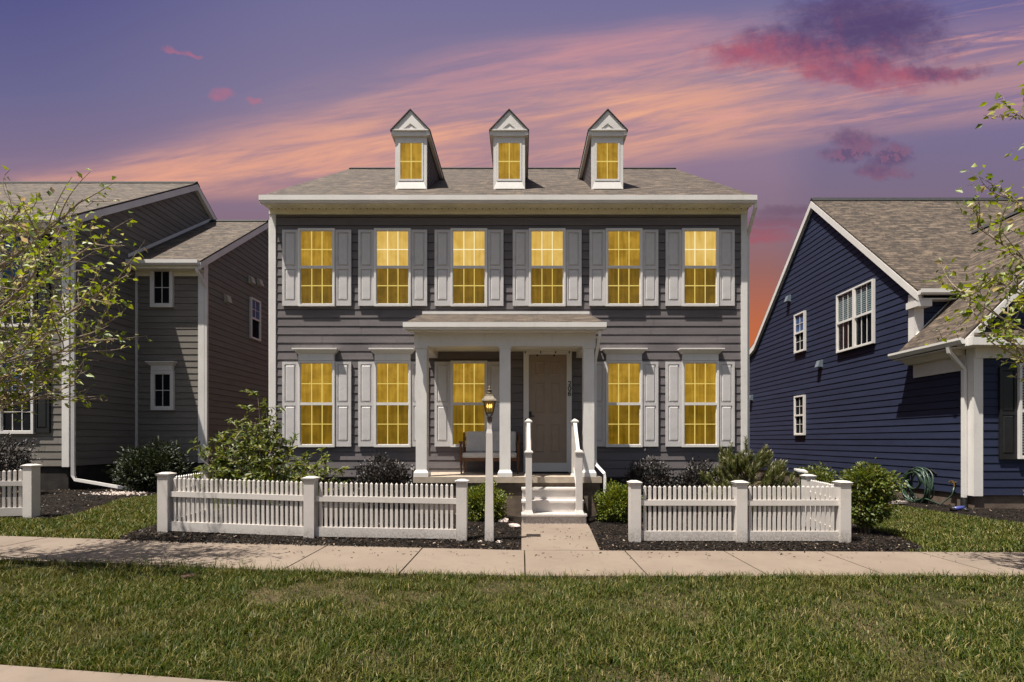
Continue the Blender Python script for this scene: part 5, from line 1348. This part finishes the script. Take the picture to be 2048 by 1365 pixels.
# ================================================================== SKY, SUN, CAMERA
Ldir = Vector((.32, .235, -1.0)).normalized()       # the way the sunlight travels
S = -Ldir; elev = math.asin(S.z); azim = math.atan2(S.x, S.y)
w = bpy.data.worlds.new('World'); SC.world = w; w.use_nodes = True
t = NT(w.node_tree); t.n.clear(); out = t.new('ShaderNodeOutputWorld'); bg = t.new('ShaderNodeBackground')
t.l.new(bg.outputs[0], out.inputs[0])
sky = t.new('ShaderNodeTexSky', sky_type='NISHITA'); sky.sun_disc = False; sky.dust_density = 3.5; sky.ozone_density = .5; sky.sun_elevation = elev; sky.sun_rotation = azim % (2 * math.pi)
dirv = t.new('ShaderNodeTexCoord').outputs['Generated']
sp = t.new('ShaderNodeSeparateXYZ'); t.l.new(dirv, sp.inputs[0]); dx, dy, dz = sp.outputs
yy = t.m('MAXIMUM', dy, .08)
U = t.m('MULTIPLY_ADD', t.m('DIVIDE', dx, yy), .96, 1.043)          # bearing along the street
V_ = t.m('MULTIPLY_ADD', t.m('DIVIDE', dz, yy), -.96, .881)         # 0 high up, .88 at the horizon
cv = t.new('ShaderNodeCombineXYZ'); t.put(cv.inputs[0], U); t.put(cv.inputs[1], V_); uv = cv.outputs[0]
def sc(r, g, b_): c = srgb(r, g, b_); return c
base = t.ramp(V_, [(0.0, sc(116, 112, 152)), (.20, sc(134, 122, 152)), (.34, sc(142, 120, 144)), (.44, sc(134, 112, 130)), (.54, sc(152, 104, 100)), (.64, sc(186, 106, 74)), (.74, sc(206, 106, 56)), (.9, sc(206, 120, 70))])
left = t.ramp(V_, [(0.0, sc(88, 88, 138)), (.18, sc(106, 104, 144)), (.32, sc(130, 114, 142)), (.46, sc(134, 108, 122)), (.6, sc(122, 98, 114)), (.8, sc(124, 100, 110))])
col = t.mix(t.smooth(U, .75, .0), base, left)
right = t.ramp(V_, [(0.0, sc(106, 102, 150)), (.2, sc(120, 112, 152)), (.36, sc(124, 110, 136)), (.46, sc(128, 106, 124)), (.6, sc(122, 98, 112)), (.8, sc(126, 100, 108))])
col = t.mix(t.smooth(U, 1.53, 1.66), col, right)
# long streaked cirrus, rising to the right
rawl = t.m('SUBTRACT', V_, t.m('MULTIPLY_ADD', U, -.110, .398))
line = t.m('DIVIDE', rawl, t.m('MULTIPLY_ADD', t.smooth(U, .1, .95), .62, .38))
sv = t.mapv(t.mapv(uv, rot=(0, 0, R(9))), (1.6, 17, 1))
st1 = t.noise(sv, 1.0, 7, .62, .55); st2 = t.noise(t.mapv(sv, (2.0, 1.8, 1), (4, 9, 0)), 1.0, 6, .65, .8)
streak = t.m('ADD', t.m('MULTIPLY', st1, .6), t.m('MULTIPLY', st2, .4))
g1 = t.m('MULTIPLY', t.smooth(line, -.17, -.02), t.smooth(line, .11, .0))
wide = t.m('MULTIPLY', t.smooth(line, -.26, -.03), t.smooth(line, .10, .0))
fadeR = t.m('MULTIPLY_ADD', t.smooth(U, 1.2, 1.8), -.62, 1.0)
pinkf = t.m('MULTIPLY', t.m('MULTIPLY', t.m('MULTIPLY', wide, fadeR), t.m('MULTIPLY_ADD', t.smooth(streak, .36, .64), .75, .25)), .55)
col = t.mix(pinkf, col, c4(sc(218, 164, 154)))
org = t.m('MULTIPLY', t.m('MULTIPLY', g1, t.m('MULTIPLY', fadeR, t.smooth(U, -.5, .35))), t.m('MULTIPLY_ADD', t.smooth(streak, .38, .62), .8, .2))
col = t.mix(t.m('MULTIPLY', org, .8), col, c4(sc(240, 170, 136)))
hot = t.m('MULTIPLY', t.m('MULTIPLY', g1, t.smooth(streak, .50, .66)), t.m('MULTIPLY', t.smooth(U, .55, .9), t.smooth(U, 1.45, 1.05)))
col = t.mix(t.m('MULTIPLY', hot, .7), col, c4(sc(250, 196, 152)))
lineU = t.m('SUBTRACT', V_, t.m('MULTIPLY_ADD', U, -.15, .285))
gU = t.m('MULTIPLY', t.m('MULTIPLY', t.smooth(lineU, -.07, .0), t.smooth(lineU, .10, .01)), t.m('MULTIPLY', t.smooth(U, .7, 1.0), t.smooth(U, 1.62, 1.3)))
col = t.mix(t.m('MULTIPLY', t.m('MULTIPLY', gU, t.m('MULTIPLY_ADD', t.smooth(streak, .36, .64), .8, .2)), .6), col, c4(sc(218, 152, 152)))
line2 = t.m('SUBTRACT', V_, t.m('MULTIPLY_ADD', U, -.115, .39))
g2 = t.m('MULTIPLY', t.m('MULTIPLY', t.smooth(line2, -.22, -.06), t.smooth(line2, .10, .02)), t.smooth(U, .95, 1.4))
thin = t.smooth(t.noise(t.mapv(sv, (1.6, 2.0, 1), (2, 3, 0)), 1.0, 7, .66, 1.0), .50, .70)
col = t.mix(t.m('MULTIPLY', t.m('MULTIPLY', g2, thin), .7), col, c4(sc(220, 158, 150)))
# nearer broken clouds: soft patches torn by noise
wv = t.new('ShaderNodeTexNoise'); wv.inputs['Scale'].default_value = 11; wv.inputs['Detail'].default_value = 6; wv.inputs['Roughness'].default_value = .62; t.l.new(uv, wv.inputs['Vector'])
wo = t.new('ShaderNodeVectorMath', operation='MULTIPLY_ADD'); t.l.new(wv.outputs['Color'], wo.inputs[0]); wo.inputs[1].default_value = (.15, .085, 0); wo.inputs[2].default_value = (-.075, -.0425, 0)
wa = t.new('ShaderNodeVectorMath', operation='ADD'); t.l.new(uv, wa.inputs[0]); t.l.new(wo.outputs[0], wa.inputs[1]); wuv = wa.outputs[0]
ws = t.new('ShaderNodeVectorMath', operation='MULTIPLY_ADD'); t.l.new(t.noise_c(uv, 34), ws.inputs[0]); ws.inputs[1].default_value = (.05, .028, 0); ws.inputs[2].default_value = (-.025, -.014, 0)
wb = t.new('ShaderNodeVectorMath', operation='ADD'); t.l.new(uv, wb.inputs[0]); t.l.new(ws.outputs[0], wb.inputs[1]); wuv2 = wb.outputs[0]
cnn = t.m('MULTIPLY', t.m('SUBTRACT', t.noise(t.mapv(uv, (1, 1.5, 1)), 22.0, 8, .68, .4), .5), 2.2)
def blob(cx, cy, rx, ry, tilt=0.0, amp=1.0, big=False):
    m = t.new('ShaderNodeMapping', vector_type='TEXTURE'); m.inputs['Location'].default_value = (cx, cy, 0); m.inputs['Rotation'].default_value = (0, 0, R(tilt)); m.inputs['Scale'].default_value = (rx, ry, 1)
    t.l.new(wuv if big else wuv2, m.inputs['Vector']); s = t.new('ShaderNodeSeparateXYZ'); t.l.new(m.outputs[0], s.inputs[0])
    r2 = t.m('ADD', t.m('MULTIPLY', s.outputs[0], s.outputs[0]), t.m('MULTIPLY', s.outputs[1], s.outputs[1]))
    v = t.m('ADD', t.m('SUBTRACT', 1.0, r2), t.m('MULTIPLY', cnn, amp))
    return t.smooth(v, -.5, 1.15), s.outputs[1]
def union(parts):
    f = parts[0]
    for p in parts[1:]: f = t.m('MAXIMUM', f, p)
    return f
def layer(col, parts, alpha, c):
    return t.mix(t.m('MULTIPLY', union([p[0] for p in parts]), alpha), col, c)
hv = t.m('ADD', V_, t.m('MULTIPLY', t.m('SUBTRACT', t.noise(uv, 16.0, 8, .7), .5), .24))
cb = t.mix(t.smooth(t.m('SUBTRACT', hv, t.m('MULTIPLY_ADD', U, .16, -.165)), -.05, .07), c4(sc(82, 64, 106)), c4(sc(170, 86, 108)))
col = layer(col, [blob(1.735, .055, .17, .085, 8, .7, True), blob(1.60, .095, .20, .05, -4, .7, True), blob(1.70, .14, .17, .04, 8, .7, True), blob(1.84, .150, .12, .022, -2, .7, True), blob(1.49, .105, .09, .03, 6, .7, True)], .86, cb)
ct = t.mix(t.smooth(t.m('FRACT', t.m('MULTIPLY', hv, 16.0)), .1, .9), c4(sc(98, 76, 112)), c4(sc(134, 90, 116)))
col = layer(col, [blob(1.715, .283, .06, .024, 8, .8), blob(1.70, .306, .06, .020, -4, .8), blob(1.782, .315, .05, .026, -12, .8), blob(1.765, .345, .06, .017, 4, .8)], .75, ct)
cl = t.mix(t.smooth(V_, .42, .485), c4(sc(100, 68, 92)), c4(sc(172, 76, 90)))
col = layer(col, [blob(1.575, .424, .08, .013, -2, .5), blob(1.545, .444, .09, .015, 1, .5), blob(1.515, .478, .07, .013, -6, .5), blob(1.52, .463, .07, .008, 0, .4)], .48, cl)
col = layer(col, [blob(.44, .188, .030, .013, -8, 1.3), blob(.508, .2, .018, .008, 0, 1.3), blob(.345, .102, .026, .006, 12, 1.5), blob(.385, .112, .020, .005, 14, 1.5)], .40, c4(sc(206, 108, 124)))
inv = t.new('ShaderNodeVectorMath', operation='SCALE'); t.put(inv.inputs[0], col); inv.inputs[3].default_value = K
day = t.new('ShaderNodeVectorMath', operation='SCALE'); t.put(day.inputs[0], sky.outputs[0]); day.inputs[3].default_value = .051
fr = t.m('MULTIPLY', t.smooth(dy, .44, .575), t.smooth(dz, .90, .74))
fin = t.mix(fr, day.outputs[0], inv.outputs[0])
t.put(bg.inputs[0], fin); bg.inputs[1].default_value = 1.0

sun = bpy.data.lights.new('sun', 'SUN'); sun.energy = 5.0; sun.angle = R(.5); sun.color = (1.0, .94, .84)
so = bpy.data.objects.new('sun', sun); COL.objects.link(so); so.rotation_euler = Ldir.to_track_quat('-Z', 'Y').to_euler(); so.location = S * 40

cam = bpy.data.cameras.new('camera'); co = bpy.data.objects.new('camera', cam); COL.objects.link(co)
cam.sensor_width = 36; cam.lens = F / 2048 * 36; cam.shift_x = -19 / 2048; cam.shift_y = 198.5 / 2048
co.location = (0, -D0, 1.5); co.rotation_euler = (R(90), 0, 0); cam.clip_end = 3000; cam.clip_start = .05
SC.camera = co
vs = SC.view_settings; vs.view_transform = 'Standard'; vs.look = 'None'; vs.exposure = EXPO; vs.gamma = 1; vs.use_curve_mapping = False
SC.render.engine = 'CYCLES'; SC.cycles.max_bounces = 8; SC.cycles.transparent_max_bounces = 12; SC.cycles.use_denoising = True
SC.render.resolution_x = 1024; SC.render.resolution_y = 682
